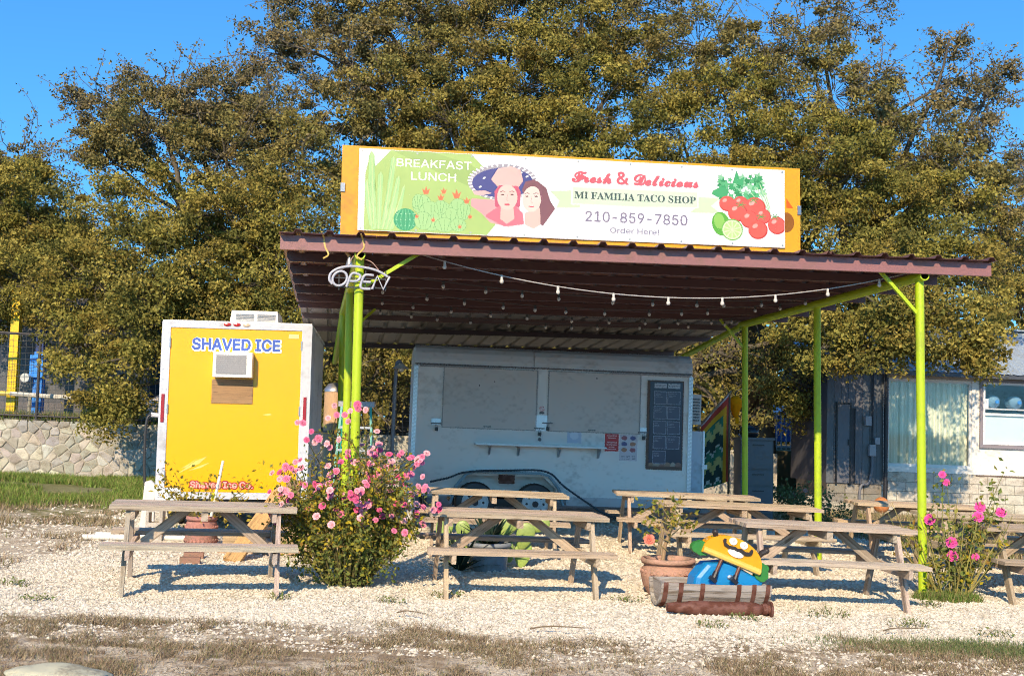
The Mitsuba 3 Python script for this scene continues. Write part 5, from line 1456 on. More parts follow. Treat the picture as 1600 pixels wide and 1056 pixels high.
part(shed, 'conduit', MB().tube(curve([(0.98, -0.04, 1.2), (0.98, -0.04, 0.9), (0.9, -0.05, 0.6), (0.72, -0.07, 0.52), (0.7, -0.07, 0.0)], 5), 0.03, (0.14, 0.15, 0.17), 8), 'paint', SM, smooth=True)
part(shed, 'conduit', MB().cyl((1.0, -0.03, 1.42), (1.0, -0.03, 3.2), 0.018, (0.05, 0.05, 0.055), n=8), 'paint', SM, smooth=True)
part(shed, 'roof', MB().bar((0.6, -0.5, 3.28), (0.6, 2.6, 3.75), 1.7, 0.03, (0.14, 0.2, 0.32)), 'metal', SM)
sf = part(shed, 'foundation', MB().box((0.62, 1.0, 0.25), (1.2, 1.9, 0.7), (0.12, 0.11, 0.1)), 'stone', SM)
for r in range(3):
    for k in range(3):
        part(sf, 'block', MB().box((0.22 + 0.4 * k, 0.04, 0.47 - 0.2 * r), (0.385, 0.05, 0.19), jit((0.27, 0.25, 0.22), 0.15)), 'stone', SM)
one('clay_ball', 'orange clay ball by the foundation behind the far right table', 'ball', MB().ball((7.72, 24.0, 0.17), (0.16, 0.16, 0.17), (0.6, 0.22, 0.08), 2), 'stone', smooth=True)
for k, (x, y, r) in enumerate(((6.3, 23.9, 0.3), (7.05, 24.15, 0.22), (6.75, 24.1, 0.2), (5.75, 23.6, 0.26), (7.4, 24.2, 0.18))):
    m = ICO[2]
    vv = m[0] * (1 + (meshkit.fbm(m[0] * 2 + k * 5, 3, 6) - 0.5)[:, None] * 0.7) * np.array([r, r * 0.8, r * 0.8]) + [x, y, float(gz(x, y)) + r * 0.45]
    one('rock', ('second', 'fourth', 'third', 'first', 'last')[k] + ' from the left of the pale rocks before the grey shed', 'rock', MB().add(vv, m[1], jit((0.4, 0.37, 0.31), 0.1)), 'stone', smooth=True, group='pale rocks before the grey shed')
m = ICO[3]
vv = m[0] * (1 + (meshkit.fbm(m[0] * 1.6, 4, 8) - 0.5)[:, None] * 0.5) * np.array([0.3, 0.2, 0.08]) + [-2.66, 7.0, float(gz(-2.7, 7.1)) + 0.02]
one('flat_rock', 'pale flat rock in the grass at the bottom left corner', 'rock', MB().add(vv, m[1], (0.52, 0.49, 0.36)), 'stone', smooth=True)

# ---------------------------------------------------------------- things around the trailers
lad = thing('step_ladder', 'teal fibreglass step ladder with grey top behind the left green posts', 'step ladder')
LM = frame((-2.05, 15.4, float(gz(-2.05, 15.4))), math.radians(4))
TEAL = (0.03, 0.3, 0.26)
for sx in (-1, 1):
    part(lad, 'rail', MB().bar((sx * 0.3, -0.45, 0.0), (sx * 0.19, -0.06, 1.74), 0.07, 0.03, TEAL, (1, 0, 0)), 'paint', LM)
    part(lad, 'rear_rail', MB().bar((sx * 0.27, 0.5, 0.0), (sx * 0.18, 0.08, 1.72), 0.04, 0.025, TEAL, (1, 0, 0)), 'paint', LM)
for k in range(5):
    f0 = 0.16 + 0.17 * k
    part(lad, 'step', MB().box((0, -0.45 + 0.39 * f0, 1.74 * f0), (0.58 - 0.2 * f0, 0.08, 0.03), (0.5, 0.5, 0.5)), 'metal', LM)
part(lad, 'top_cap', MB().box((0, 0.01, 1.77), (0.47, 0.22, 0.07), (0.33, 0.33, 0.36)), 'paint', LM)
tank = thing('tall_tank', 'tall tan cylinder with a silver cap, behind the right side of the yellow trailer', 'tank')
g0 = float(gz(-3.2, 21.0))
part(tank, 'body', MB().cyl((-3.2, 21.0, g0 - 0.02), (-3.2, 21.0, 2.16), 0.19, (0.5, 0.33, 0.19), n=20), 'worn', smooth=True)
part(tank, 'cap', MB().lathe([(0.195, 2.15), (0.2, 2.2), (0.12, 2.3), (0, 2.32)], (-3.2, 21.0, 0), (0.5, 0.5, 0.52), 20), 'metal', smooth=True)
part(tank, 'strap', MB().lathe([(0.192, 1.4), (0.197, 1.4), (0.197, 1.45), (0.192, 1.45)], (-3.2, 21.0, 0), (0.1, 0.1, 0.1), 20), 'paint')
bx = thing('cardboard_box', 'brown cardboard box on the ground behind the step ladder', 'box')
part(bx, 'carton', MB().box((-1.95, 16.35, float(gz(-1.95, 16.35)) + 0.5), (0.42, 0.4, 1.02), (0.42, 0.27, 0.15)), 'worn')
part(bx, 'tape', MB().box((-1.95, 16.148, float(gz(-1.95, 16.35)) + 0.5), (0.06, 0.003, 1.02), (0.5, 0.36, 0.2)), 'gloss')
lp = thing('yard_lamp', 'grey lamp post with a shallow round shade at the left end of the food trailer', 'lamp')
g0 = float(gz(-1.78, 17.6))
part(lp, 'pole', MB().tube(curve([(-1.78, 17.6, g0 - 0.1), (-1.78, 17.6, 1.4), (-1.76, 17.6, 2.4), (-1.72, 17.58, 2.55), (-1.68, 17.55, 2.52)], 5), 0.028, (0.2, 0.21, 0.24), 8), 'paint', smooth=True)
part(lp, 'shade', MB().lathe([(0.03, 0.08), (0.06, 0.05), (0.13, 0.0), (0.128, -0.005), (0.05, 0.03), (0, 0.04)], (-1.68, 17.52, 2.44), (0.5, 0.46, 0.4), 20), 'paint', smooth=True)
part(lp, 'bulb', MB().ball((-1.68, 17.52, 2.43), 0.045, (0.6, 0.58, 0.5), 2), 'gloss', smooth=True)
wp = thing('white_cylinder', 'upright white gas cylinder at the left front corner of the food trailer', 'gas cylinder')
g0 = float(gz(-1.52, 17.4))
part(wp, 'body', MB().lathe([(0, 0), (0.12, 0), (0.125, 0.05), (0.125, 0.85), (0.1, 0.95), (0.04, 1.0), (0, 1.0)], (-1.52, 17.4, g0), (0.7, 0.68, 0.64), 20), 'worn', smooth=True)
part(wp, 'valve', MB().cyl((-1.52, 17.4, g0 + 0.98), (-1.52, 17.4, g0 + 1.1), 0.03, (0.45, 0.4, 0.25)), 'metal')
cab = thing('storage_cabinet', 'dark grey storage cabinet behind the rear right green post', 'cabinet')
KM = frame((3.98, 19.75, float(gz(4.2, 19.75)) - 0.01), math.radians(4))
part(cab, 'body', MB().box((0.26, 0.25, 0.76), (0.56, 0.48, 1.5), (0.075, 0.08, 0.09)), 'worn', KM)
part(cab, 'top', MB().box((0.26, 0.24, 1.525), (0.6, 0.54, 0.04), (0.09, 0.095, 0.105)), 'worn', KM)
for z, hh in ((1.25, 0.46), (0.86, 0.24), (0.48, 0.44)):
    p = part(cab, 'drawer', MB().box((0.27, 0.0, z), (0.48, 0.03, hh), (0.085, 0.09, 0.1)), 'worn', KM)
    part(p, 'grip', MB().box((0.27, -0.02, z + hh / 2 - 0.06), (0.2, 0.02, 0.02), (0.03, 0.03, 0.03)), 'paint', KM)
kt = thing('black_kettle', 'round black lidded pot on top of the dark grey cabinet', 'pot')
part(kt, 'body', MB().lathe([(0, 0), (0.13, 0), (0.17, 0.07), (0.16, 0.16), (0, 0.16)], (0.18, 0.24, 1.545), (0.012, 0.012, 0.013), 20), 'gloss', KM, smooth=True)
part(kt, 'lid', MB().lathe([(0.165, 0.16), (0.12, 0.2), (0.02, 0.225), (0.02, 0.25), (0, 0.25)], (0.18, 0.24, 1.545), (0.015, 0.015, 0.016), 20), 'gloss', KM, smooth=True)
# striped blanket
bl = thing('blanket', 'woven blanket with zigzag pattern hung on a slanted pole right of the food trailer', 'blanket')
KB = frame((3.36, 20.2, 0.0), math.radians(3))
part(bl, 'pole', MB().cyl((-0.08, 0.02, 1.65), (0.52, 0.02, 2.32), 0.02, (0.3, 0.2, 0.12)), 'wood', KB, smooth=True)
for x, z in ((-0.05, 1.68), (0.49, 2.28)):
    part(bl, 'stake', MB().cyl((x, 0.05, -0.15), (x, 0.05, z + 0.02), 0.022, (0.2, 0.14, 0.09)), 'wood', KB, smooth=True)
nu, nv = 16, 40
cols, vs = [], []
for i in range(nv):
    for k in range(nu):
        u, t_ = k / (nu - 1), i / (nv - 1)
        vs.append((-0.02 + 0.48 * u, 0.0 - 0.03 * math.sin(u * 9 + t_ * 3) - 0.05 * t_, 1.7 + 0.56 * u - (1.12 + 0.4 * u) * t_))
bmesh = MB()
vs = np.array(vs)
for i in range(nv - 1):
    for k in range(nu - 1):
        u, t_ = (k + 0.5) / (nu - 1), (i + 0.5) / (nv - 1)
        zig = abs((u * 3 + 0.2) % 1 - 0.5) * 0.22
        q = (t_ + zig) % 0.42
        c = (0.5, 0.42, 0.4) if t_ < 0.035 else (0.42, 0.06, 0.04) if t_ < 0.09 or u > 0.94 else (0.62, 0.3, 0.03) if t_ < 0.17 or u > 0.8 else (0.035, 0.06, 0.05) if q < 0.15 else (0.5, 0.48, 0.4) if q < 0.19 else (0.05, 0.16, 0.1) if q < 0.3 else (0.46, 0.4, 0.14)
        a = i * nu + k
        bmesh.add(vs[[a, a + 1, a + nu + 1, a + nu]], [[0, 1, 2, 3]], c)
part(bl, 'cloth', bmesh, 'matte', KB)
ol = thing('orange_lantern', 'bright orange paper lantern on a thin hook behind the blanket', 'lantern')
part(ol, 'globe', MB().lathe([(0.03, -0.2), (0.05, -0.17), (0.08, -0.08), (0.12, 0.0), (0.125, 0.07), (0.1, 0.14), (0.05, 0.18), (0, 0.19)], (4.02, 20.6, 2.06), (0.8, 0.24, 0.006), 10), 'matte', smooth=True)
part(ol, 'tail', MB().box((4.05, 20.6, 1.82), (0.06, 0.02, 0.14), (0.8, 0.26, 0.006)), 'matte')
part(ol, 'hook', MB().tube(curve([(4.2, 20.62, -0.1), (4.2, 20.62, 2.2), (4.12, 20.61, 2.36), (4.02, 20.6, 2.3), (4.02, 20.6, 2.24)], 5), 0.01, (0.03, 0.03, 0.03), 6), 'paint')
# ---------------------------------------------------------------- roses and other plants


def flower(c, n, r, col):
    n = nrm(n)
    a = nrm(np.cross(n, [0.3, 0.2, 1.0]))
    b = np.cross(n, a)
    mb = MB()
    ph = rng.random() * 6
    for ring, (m, rr, lift) in enumerate(((6, r, 0.0), (5, r * 0.72, r * 0.22), (4, r * 0.42, r * 0.4))):
        for k in range(m):
            t0 = ph + ring * 0.5 + 2 * math.pi * k / m
            w = 2 * math.pi / m * 0.62
            p = lambda t, q, z: np.asarray(c) + a * math.cos(t) * q + b * math.sin(t) * q + n * z
            v = [p(t0, rr * 0.12, lift * 0.5), p(t0 - w, rr * 0.7, lift + rr * 0.12), p(t0 - w * 0.5, rr, lift + rr * 0.1), p(t0 + w * 0.5, rr, lift + rr * 0.14), p(t0 + w, rr * 0.7, lift + rr * 0.12)]
            mb.add(v, [[0, 1, 2], [0, 2, 3], [0, 3, 4]], jit(col, 0.14) * (1 - 0.12 * ring))
    return mb


def cane(a, d, ln, droop, k=7):
    t = np.linspace(0, 1, k)[:, None]
    P = np.asarray(a) + np.asarray(d) * ln * t + np.array([0, 0, -1]) * droop * t ** 2 + np.sin(t * 3) * rng.standard_normal(3) * 0.03 * ln
    return P


bush = thing('rose_bush', 'big bushy rose full of pink blooms, in front of the left green posts', 'rose bush')
B0 = np.array([-1.54, 11.26, float(gz(-1.54, 11.26))])
stem, C, K, FLW = MB(), [], [], []
GRN = np.array([(0.17, 0.21, 0.06), (0.12, 0.16, 0.05), (0.22, 0.25, 0.07), (0.3, 0.28, 0.07)])
YLW = np.array([(0.4, 0.33, 0.03), (0.5, 0.4, 0.04), (0.28, 0.26, 0.04), (0.33, 0.2, 0.05)])
for k in range(62):
    th = rng.random() * 2 * math.pi
    tilt = 0.1 + 0.72 * rng.random() ** 0.9
    d = nrm([math.cos(th) * tilt * 1.05, math.sin(th) * tilt * 0.7, 1])
    ln = (1.38 - 0.55 * tilt) * (0.5 + 0.68 * rng.random())
    P = cane(B0 + [0.14 * math.cos(th), 0.1 * math.sin(th), -0.03], d, ln, 0.1 * tilt)
    stem.tube(P, np.linspace(0.011, 0.004, len(P)), (0.11, 0.1, 0.04), 5, caps=False)
    for q in range(7):
        f = 0.45 + 0.55 * rng.random()
        i = min(int(f * 6), 5)
        p = P[i] + (P[i + 1] - P[i]) * (f * 6 - i)
        sd = nrm(rng.standard_normal(3) + [0, -0.1, 0.35])
        tip = p + sd * (0.1 + 0.16 * rng.random())
        stem.tube([p, (p + tip) / 2 + [0, 0, 0.02], tip], [0.004, 0.003, 0.002], (0.12, 0.12, 0.04), 4, caps=False)
        n = int(19 * (0.7 + 0.6 * rng.random()))
        pts_ = p + (tip - p) * rng.random((n, 1)) + rng.standard_normal((n, 3)) * 0.05
        yel = np.clip((pts_[:, 2] - 0.4) * 0.6 + 0.3 + (rng.random() - 0.5) * 0.5, 0.08, 0.75)
        col = np.where((rng.random(n) < yel)[:, None], YLW[rng.integers(0, 4, n)], GRN[rng.integers(0, 4, n)])
        C.append(pts_)
        K.append(col)
    if rng.random() < 0.93:
        FLW.append((P[-1], d))
        for q in range(rng.integers(1, 5)):
            FLW.append((P[-1] + rng.standard_normal(3) * [0.09, 0.07, 0.07], d))
for (x, y, z) in ((-1.76, 10.79, 1.00), (-2.08, 10.84, 0.95), (-2.13, 10.79, 1.06), (-2.04, 10.88, 1.16), (-0.93, 10.79, 1.28), (-0.86, 10.84, 1.23), (-0.81, 10.79, 1.30), (-1.50, 10.84, 1.71), (-1.43, 10.79, 1.77), (-1.62, 10.79, 1.67), (-0.83, 10.70, 1.03), (-0.76, 10.74, 1.00), (-1.34, 10.61, 0.97), (-1.29, 10.59, 1.04), (-1.39, 10.61, 0.89), (-1.90, 10.84, 1.43), (-1.85, 10.79, 1.51), (-1.71, 10.84, 1.40), (-0.69, 10.84, 0.81), (-0.97, 10.61, 0.68)):
    p = np.array([x, y, z])
    a = B0 + [0, 0, 0.35]
    P = limb_path(a, p, 0.1, 6)
    stem.tube(P, np.linspace(0.009, 0.004, 6), (0.12, 0.11, 0.04), 5, caps=False)
    n = 60
    i = 2 + (rng.random(n) * 3).astype(int)
    C.append(P[np.minimum(i, 5)] + rng.standard_normal((n, 3)) * 0.06)
    K.append(np.where((rng.random(n) < 0.4)[:, None], YLW[rng.integers(0, 4, n)], GRN[rng.integers(0, 4, n)]))
    for q in range(3):
        FLW.insert(0, (p + rng.standard_normal(3) * [0.06, 0.05, 0.05] * (q > 0), (rng.standard_normal(3) * 0.5 + [0, -0.7, 0.6])))
n = 900
th, rr = rng.random(n) * 6.283, 0.3 * np.sqrt(rng.random(n))
C.append(np.stack([B0[0] - 0.02 + rr * np.cos(th), B0[1] - 0.05 + rr * np.sin(th) * 0.7, B0[2] + 0.03 + 0.3 * rng.random(n)], 1))
K.append(GRN[rng.integers(0, 4, n)])
part(bush, 'canes', stem, 'matte')
part(bush, 'foliage', MB().add(*leaves_at(np.vstack(C), 0.042, np.vstack(K))), 'leaf', stuff=True)
PINKS = [(0.82, 0.22, 0.36), (0.86, 0.33, 0.43), (0.8, 0.14, 0.3), (0.88, 0.45, 0.5)]
for p, d in [q for q in FLW if q[0][2] > 0.5 + 0.3 * rng.random()][:190]:
    part(bush, 'bloom', flower(p, np.asarray(d) * [1, 1, 0.6] + np.array([-0.1, -0.7, 0]), 0.026 + 0.016 * rng.random(), PINKS[rng.integers(4)]), 'matte')

bush = thing('rose_bush', 'sparse rose with bare canes and a few deep pink blooms beside the right front post', 'rose bush')
B0 = np.array([4.72, 12.4, float(gz(4.7, 12.4))])
stem, C, K = MB(), [], []
for k in range(46):
    th = rng.random() * 6.283
    tilt = 0.1 + 0.65 * rng.random()
    d = nrm([math.cos(th) * tilt, math.sin(th) * tilt * 0.6, 1])
    P = cane(B0 + [0.16 * math.cos(th), 0.1 * math.sin(th), -0.03], d, 0.55 + 0.6 * rng.random(), 0.1 * tilt)
    stem.tube(P, np.linspace(0.008, 0.003, len(P)), jit((0.3, 0.26, 0.09), 0.3), 5, caps=False)
    for q in range(4):
        i = rng.integers(2, 6)
        tip = P[i] + nrm(rng.standard_normal(3) + [0, 0, 0.6]) * (0.08 + 0.14 * rng.random())
        stem.tube([P[i], tip], [0.004, 0.002], (0.27, 0.24, 0.09), 4, caps=False)
        if rng.random() < 0.5:
            n = 7
            C.append(P[i] + (tip - P[i]) * rng.random((n, 1)) + rng.standard_normal((n, 3)) * 0.025)
            K.append(np.where((rng.random(n) < 0.5)[:, None], YLW[rng.integers(0, 4, n)], GRN[rng.integers(0, 4, n)]))
spots = [(4.47, 12.3, 0.73), (5.02, 12.35, 0.87), (4.98, 12.3, 0.77), (5.22, 12.3, 0.82), (4.68, 12.25, 0.5), (4.69, 12.25, 0.36), (4.91, 12.2, 0.36), (4.7, 12.45, 1.12), (4.66, 12.45, 1.2)]
for s in spots + [(5.3, 12.4, 1.24), (5.2, 12.45, 1.1), (4.55, 12.4, 0.95)]:
    P = limb_path(B0 + rng.standard_normal(3) * [0.1, 0.06, 0], s, 0.08, 7)
    stem.tube(P, np.linspace(0.007, 0.003, 7), (0.2, 0.2, 0.07), 5, caps=False)
    n = 34
    i = 3 + (rng.random(n) * 4).astype(int)
    C.append(P[np.minimum(i, 6)] + rng.standard_normal((n, 3)) * 0.055)
    K.append(GRN[rng.integers(0, 4, n)] * 1.1)
part(bush, 'canes', stem, 'matte')
part(bush, 'foliage', MB().add(*leaves_at(np.vstack(C), 0.055, np.vstack(K))), 'leaf', stuff=True)
for k, s in enumerate(spots):
    part(bush, 'bloom', flower(s, np.array([-0.2, -1, 0.35]) + rng.standard_normal(3) * 0.2, 0.062 if k < 6 else 0.042, (0.84, 0.1, 0.36)), 'matte')


def shrub(name, label, cat, c, size, n, cols, leaf=0.06, stems=14, blooms=0, bcol=(0.7, 0.5, 0.45), open_=0.5):
    t = thing(name, label, cat)
    c = np.array([c[0], c[1], c[2] if len(c) > 2 else float(gz(c[0], c[1]))])
    st, P_ = MB(), []
    for k in range(stems):
        th = rng.random() * 6.283
        d = nrm([math.cos(th) * size[0] * open_, math.sin(th) * size[1] * open_, size[2] * (0.6 + 0.5 * rng.random())])
        P = cane(c + [0.03 * math.cos(th), 0.03 * math.sin(th), -0.03], d, size[2] * (0.7 + 0.4 * rng.random()), 0.05, 6)
        st.tube(P, np.linspace(0.007, 0.003, 6), (0.14, 0.12, 0.06), 4, caps=False)
        P_.append(P)
    part(t, 'stems', st, 'matte')
    k = rng.integers(0, stems, n)
    f = 2 + (rng.random(n) * 3.99).astype(int)
    pts_ = np.array(P_)[k, np.minimum(f, 5)] + rng.standard_normal((n, 3)) * np.array(size) * 0.13
    part(t, 'leaves', MB().add(*leaves_at(pts_, leaf, np.array(cols)[rng.integers(0, len(cols), n)] * (0.7 + 0.6 * rng.random((n, 1))))), 'leaf', stuff=True)
    for q in range(blooms):
        P = P_[rng.integers(stems)]
        part(t, 'bloom', flower(P[-1], [-0.1, -1, 0.4], 0.04, bcol), 'matte')
    return t


shrub('shrub', 'grey green shrub left of the second right green post, before the oak trunk', 'shrub', (5.1, 20.4), (0.62, 0.4, 0.85), 1500, [(0.12, 0.16, 0.07), (0.17, 0.2, 0.1), (0.09, 0.13, 0.05)], 0.06, 22, 4, (0.55, 0.3, 0.25), 0.75)
shrub('shrub', 'small yellowing shrub right of the second right green post', 'shrub', (5.6, 19.9), (0.5, 0.3, 0.6), 520, [(0.25, 0.22, 0.08), (0.3, 0.25, 0.12), (0.15, 0.17, 0.06)], 0.055, 14, 0, open_=0.8)


def pot(name, label, c, prof, col, mat='stone', band=None):
    t = thing(name, label, 'plant pot')
    z = float(gz(c[0], c[1])) - 0.01
    part(t, 'body', MB().lathe(prof, (c[0], c[1], z), col, 32), mat, smooth=40 and False)
    r_top, h = prof[-1]
    part(t, 'rim', MB().lathe([(r_top - 0.03, h - 0.04), (r_top + 0.012, h - 0.045), (r_top + 0.025, h - 0.02), (r_top + 0.015, h + 0.01), (r_top - 0.025, h + 0.008), (r_top - 0.035, h - 0.06)], (c[0], c[1], z), np.asarray(col) * 1.05, 32), mat, smooth=True)
    part(t, 'soil', MB().lathe([(r_top - 0.02, h - 0.07), (0, h - 0.05)], (c[0], c[1], z), (0.06, 0.04, 0.03), 20), 'stone')
    if band:
        q = MB()
        for zz, rr in band:
            for k in range(26):
                a = k * 2 * math.pi / 26
                q.box((c[0] + rr * math.cos(a), c[1] + rr * math.sin(a), z + zz), (0.018, 0.03, 0.03), np.asarray(col) * 1.1, np.array([[math.cos(a), -math.sin(a), 0], [math.sin(a), math.cos(a), 0], [0, 0, 1]]) @ np.array([[1, 0, 0], [0, 0.8, -0.6], [0, 0.6, 0.8]]))
        part(t, 'relief_band', q, mat, stuff=True)
    return t, z + h


TERRA = (0.47, 0.27, 0.2)
_, zt = pot('terracotta_pot', 'round terracotta pot with a bare trunked plant behind the barrel planter', (1.62, 11.68), [(0.0, 0), (0.19, 0), (0.25, 0.1), (0.275, 0.2), (0.265, 0.27), (0.24, 0.29), (0.245, 0.33), (0.25, 0.36)], TERRA, band=[(0.24, 0.27)])
pl = thing('potted_plant', 'bare trunked plant with yellow leaves and one coral bloom in the round terracotta pot', 'plant')
c0 = np.array([1.62, 11.68, zt - 0.08])
st = MB()
st.tube(limb_path(c0, c0 + [0.02, 0, 0.55], 0, 6), np.linspace(0.026, 0.014, 6), (0.32, 0.22, 0.13), 8)
tips = []
for k in range(11):
    a = c0 + [0.01, 0, 0.22 + 0.3 * rng.random()]
    b = a + nrm([rng.standard_normal(), rng.standard_normal() * 0.6, 0.5]) * (0.15 + 0.17 * rng.random())
    st.tube([a, b], [0.007, 0.003], (0.28, 0.22, 0.1), 5)
    tips.append(b)
b = c0 + [-0.2, -0.05, 0.27]
st.tube(limb_path(c0 + [0, 0, 0.15], b, 0.03, 5), 0.005, (0.25, 0.2, 0.1), 5)
part(pl, 'stems', st, 'matte')
tips = np.array(tips)
pts_ = tips[rng.integers(0, 11, 230)] + rng.standard_normal((230, 3)) * 0.05
part(pl, 'leaves', MB().add(*leaves_at(pts_, 0.05, np.array([(0.33, 0.27, 0.05), (0.2, 0.22, 0.05), (0.38, 0.26, 0.07)])[rng.integers(0, 3, 230)])), 'leaf', stuff=True)
part(pl, 'bloom', flower(b, [-0.1, -1, 0.2], 0.06, (0.8, 0.22, 0.16)), 'matte')

_, zt = pot('patterned_pot', 'square shouldered pink clay pot with raised bands behind the left grey table', (-3.6, 13.7), [(0, 0), (0.2, 0), (0.2, 0.04), (0.185, 0.05), (0.185, 0.16), (0.205, 0.18), (0.185, 0.2), (0.175, 0.3), (0.16, 0.32), (0.16, 0.37)], (0.42, 0.2, 0.17), band=[(0.1, 0.187), (0.25, 0.182)])
shrub('potted_plant', 'straggly yellow leaved plant in the pink clay pot before the yellow trailer', 'plant', (-3.6, 13.7, zt - 0.06), (0.75, 0.4, 0.75), 520, [(0.22, 0.18, 0.04), (0.45, 0.34, 0.05), (0.14, 0.15, 0.04), (0.4, 0.32, 0.05)], 0.05, 16, 0, open_=1.0)
t = thing('garden_stake', 'white stake with a yellow band standing in the pink clay pot', 'stake')
part(t, 'stick', MB().cyl((-3.5, 13.66, zt - 0.1), (-3.36, 13.62, 1.12), 0.02, (0.75, 0.74, 0.68), 0.016), 'paint', smooth=True)
part(t, 'band', MB().cyl((-3.475, 13.653, 0.62), (-3.455, 13.647, 0.74), 0.024, (0.8, 0.6, 0.02)), 'paint', smooth=True)

_, zt = pot('grey_pot', 'blue grey plastic pot behind the middle front table, holding a spiky plant', (-0.2, 12.95), [(0, 0), (0.2, 0), (0.23, 0.3)], (0.2, 0.23, 0.26), 'worn')
ag = thing('agave', 'dark spiky agave with pale leaf edges in the blue grey pot', 'agave')
q = MB()
for (cx_, cy_, cz_, m, ln) in ((-0.2, 12.95, zt - 0.05, 26, 0.46), (-0.5, 12.75, 0.02, 24, 0.5)):
    for k in range(m):
        th = k * 2.4
        el = 0.15 + 1.15 * (k / m)
        d = np.array([math.cos(th) * math.cos(el), math.sin(th) * math.cos(el), math.sin(el)])
        s = nrm(np.cross(d, [0, 0, 1])) * 0.03
        b_ = np.array([cx_, cy_, cz_])
        m1, tp = b_ + d * ln * 0.5 + [0, 0, 0.03], b_ + d * ln
        w_ = (0.03, 0.055, 0.04)
        q.add([b_ - s * 0.8, b_ + s * 0.8, m1 + s, tp, m1 - s], [[0, 1, 2], [0, 2, 4], [4, 2, 3]], jit(w_, 0.25))
        q.add([b_ + s * 0.82, m1 + s * 1.02, tp, m1 + s * 1.25, b_ + s * 1.05], [[0, 1, 3], [0, 3, 4], [1, 2, 3]], (0.3, 0.3, 0.16))
part(ag, 'leaves', q, 'matte', stuff=True)
pp_ = thing('prickly_pear', 'prickly pear with pale green upright pads behind the middle front table', 'cactus')
for k, (x, y, z, r, a) in enumerate(((-0.72, 13.2, 0.42, 0.13, 0.25), (-0.5, 13.25, 0.4, 0.11, -0.2), (-0.3, 13.2, 0.36, 0.12, 0.5), (0.0, 13.3, 0.46, 0.13, 0.7), (0.2, 13.25, 0.36, 0.14, 0.3), (0.38, 13.3, 0.48, 0.1, 1.0), (-0.6, 13.2, 0.18, 0.14, 0.0), (-0.2, 13.25, 0.17, 0.14, 0.2), (0.18, 13.3, 0.16, 0.14, 0.1), (-0.4, 13.35, 0.2, 0.12, 0.1), (0.0, 13.2, 0.2, 0.12, -0.3))):
    v = ICO[2][0] * np.array([r * 0.72, 0.022, r * 1.15])
    v[:, 0] *= 1 + 0.25 * v[:, 2] / r
    ca, sa = math.cos(a), math.sin(a)
    v = v @ np.array([[ca, 0, sa], [0, 1, 0], [-sa, 0, ca]]).T + [x, y, z]
    part(pp_, 'pad', MB().add(v, ICO[2][1], jit((0.26, 0.36, 0.09), 0.12)), 'paint', smooth=True)

# weeds in the gravel
WD = ['in front of the left table', 'left of the big rose bush', 'in front of the big rose bush', 'below the middle table', 'right of the rusty cylinder', 'before the right front table', 'at the lower right of the gravel', 'at the left edge of the gravel', 'between the barrel and the middle table', 'beside the right front post', 'in front of the barrel', 'near the bottom right corner']
for (x, y, s), wl in zip(((-2.0, 10.35, 0.16), (-3.9, 9.75, 0.2), (-1.05, 10.45, 0.2), (-0.55, 10.95, 0.2), (2.15, 10.42, 0.2), (2.95, 10.85, 0.3), (3.6, 10.4, 0.28), (-4.35, 10.4, 0.22), (1.15, 11.1, 0.2), (4.25, 11.7, 0.22), (1.75, 9.95, 0.2), (4.2, 10.05, 0.24)), WD):
    t = thing('weed', 'low green weed ' + wl, 'weed', 'weeds in the gravel')
    n = 40
    th, r = rng.random(n) * 6.283, s * np.sqrt(rng.random(n)) * 0.8
    px, py = x + r * np.cos(th), y + r * np.sin(th) * 0.6
    mb = MB().add(*blades(px, py, s * 0.35, 1.2, [(0.15, 0.18, 0.07), (0.2, 0.19, 0.09), (0.28, 0.23, 0.12)], 0.005))
    mb.add(*leaves_at(np.stack([px, py, height_near(px, py) + 0.02 + s * 0.2 * rng.random(n)], 1), 0.026, np.array([(0.13, 0.18, 0.06), (0.19, 0.2, 0.08)])[rng.integers(0, 2, n)]))
    part(t, 'leaves', mb, 'matte', stuff=True)

# ---------------------------------------------------------------- barrel planter, rusty cylinder, painted taco
bp = thing('barrel_planter', 'half wine barrel lying on its side as a planter, grey staves and rusty hoops', 'barrel planter')
QM = frame((1.92, 11.04, float(gz(1.92, 11.04)) - 0.03), math.radians(8), (0.02, 0.0, 1))
LB_, RB = 1.06, 0.27


def brad(x):
    return RB * (0.86 + 0.14 * (1 - (2 * x / LB_) ** 2))


NS = 13
for k in range(NS):
    a0, a1 = math.pi * (1 + k / NS) + 0.012, math.pi * (1 + (k + 1) / NS) - 0.012
    mb = MB()
    xs_ = np.linspace(-LB_ / 2, LB_ / 2, 13)
    v = []
    for x in xs_:
        for a, dr_ in ((a0, 0), (a1, 0), (a1, -0.026), (a0, -0.026)):
            r = brad(x) + dr_
            v.append((x, r * math.cos(a), 0.265 + r * math.sin(a)))
    f = [[4 * i + j, 4 * i + (j + 1) % 4, 4 * i + 4 + (j + 1) % 4, 4 * i + 4 + j] for i in range(12) for j in range(4)] + [[0, 1, 2, 3], [48, 49, 50, 51]]
    v = np.array(v)
    uv = np.stack([v[:, 0] + k * 3.3, np.arctan2(v[:, 1], v[:, 2]) * 0.3 + k], 1)
    part(bp, 'stave', mb.add(v, np.array(f), jit((0.36, 0.33, 0.3), 0.14), uv), 'wood', QM)
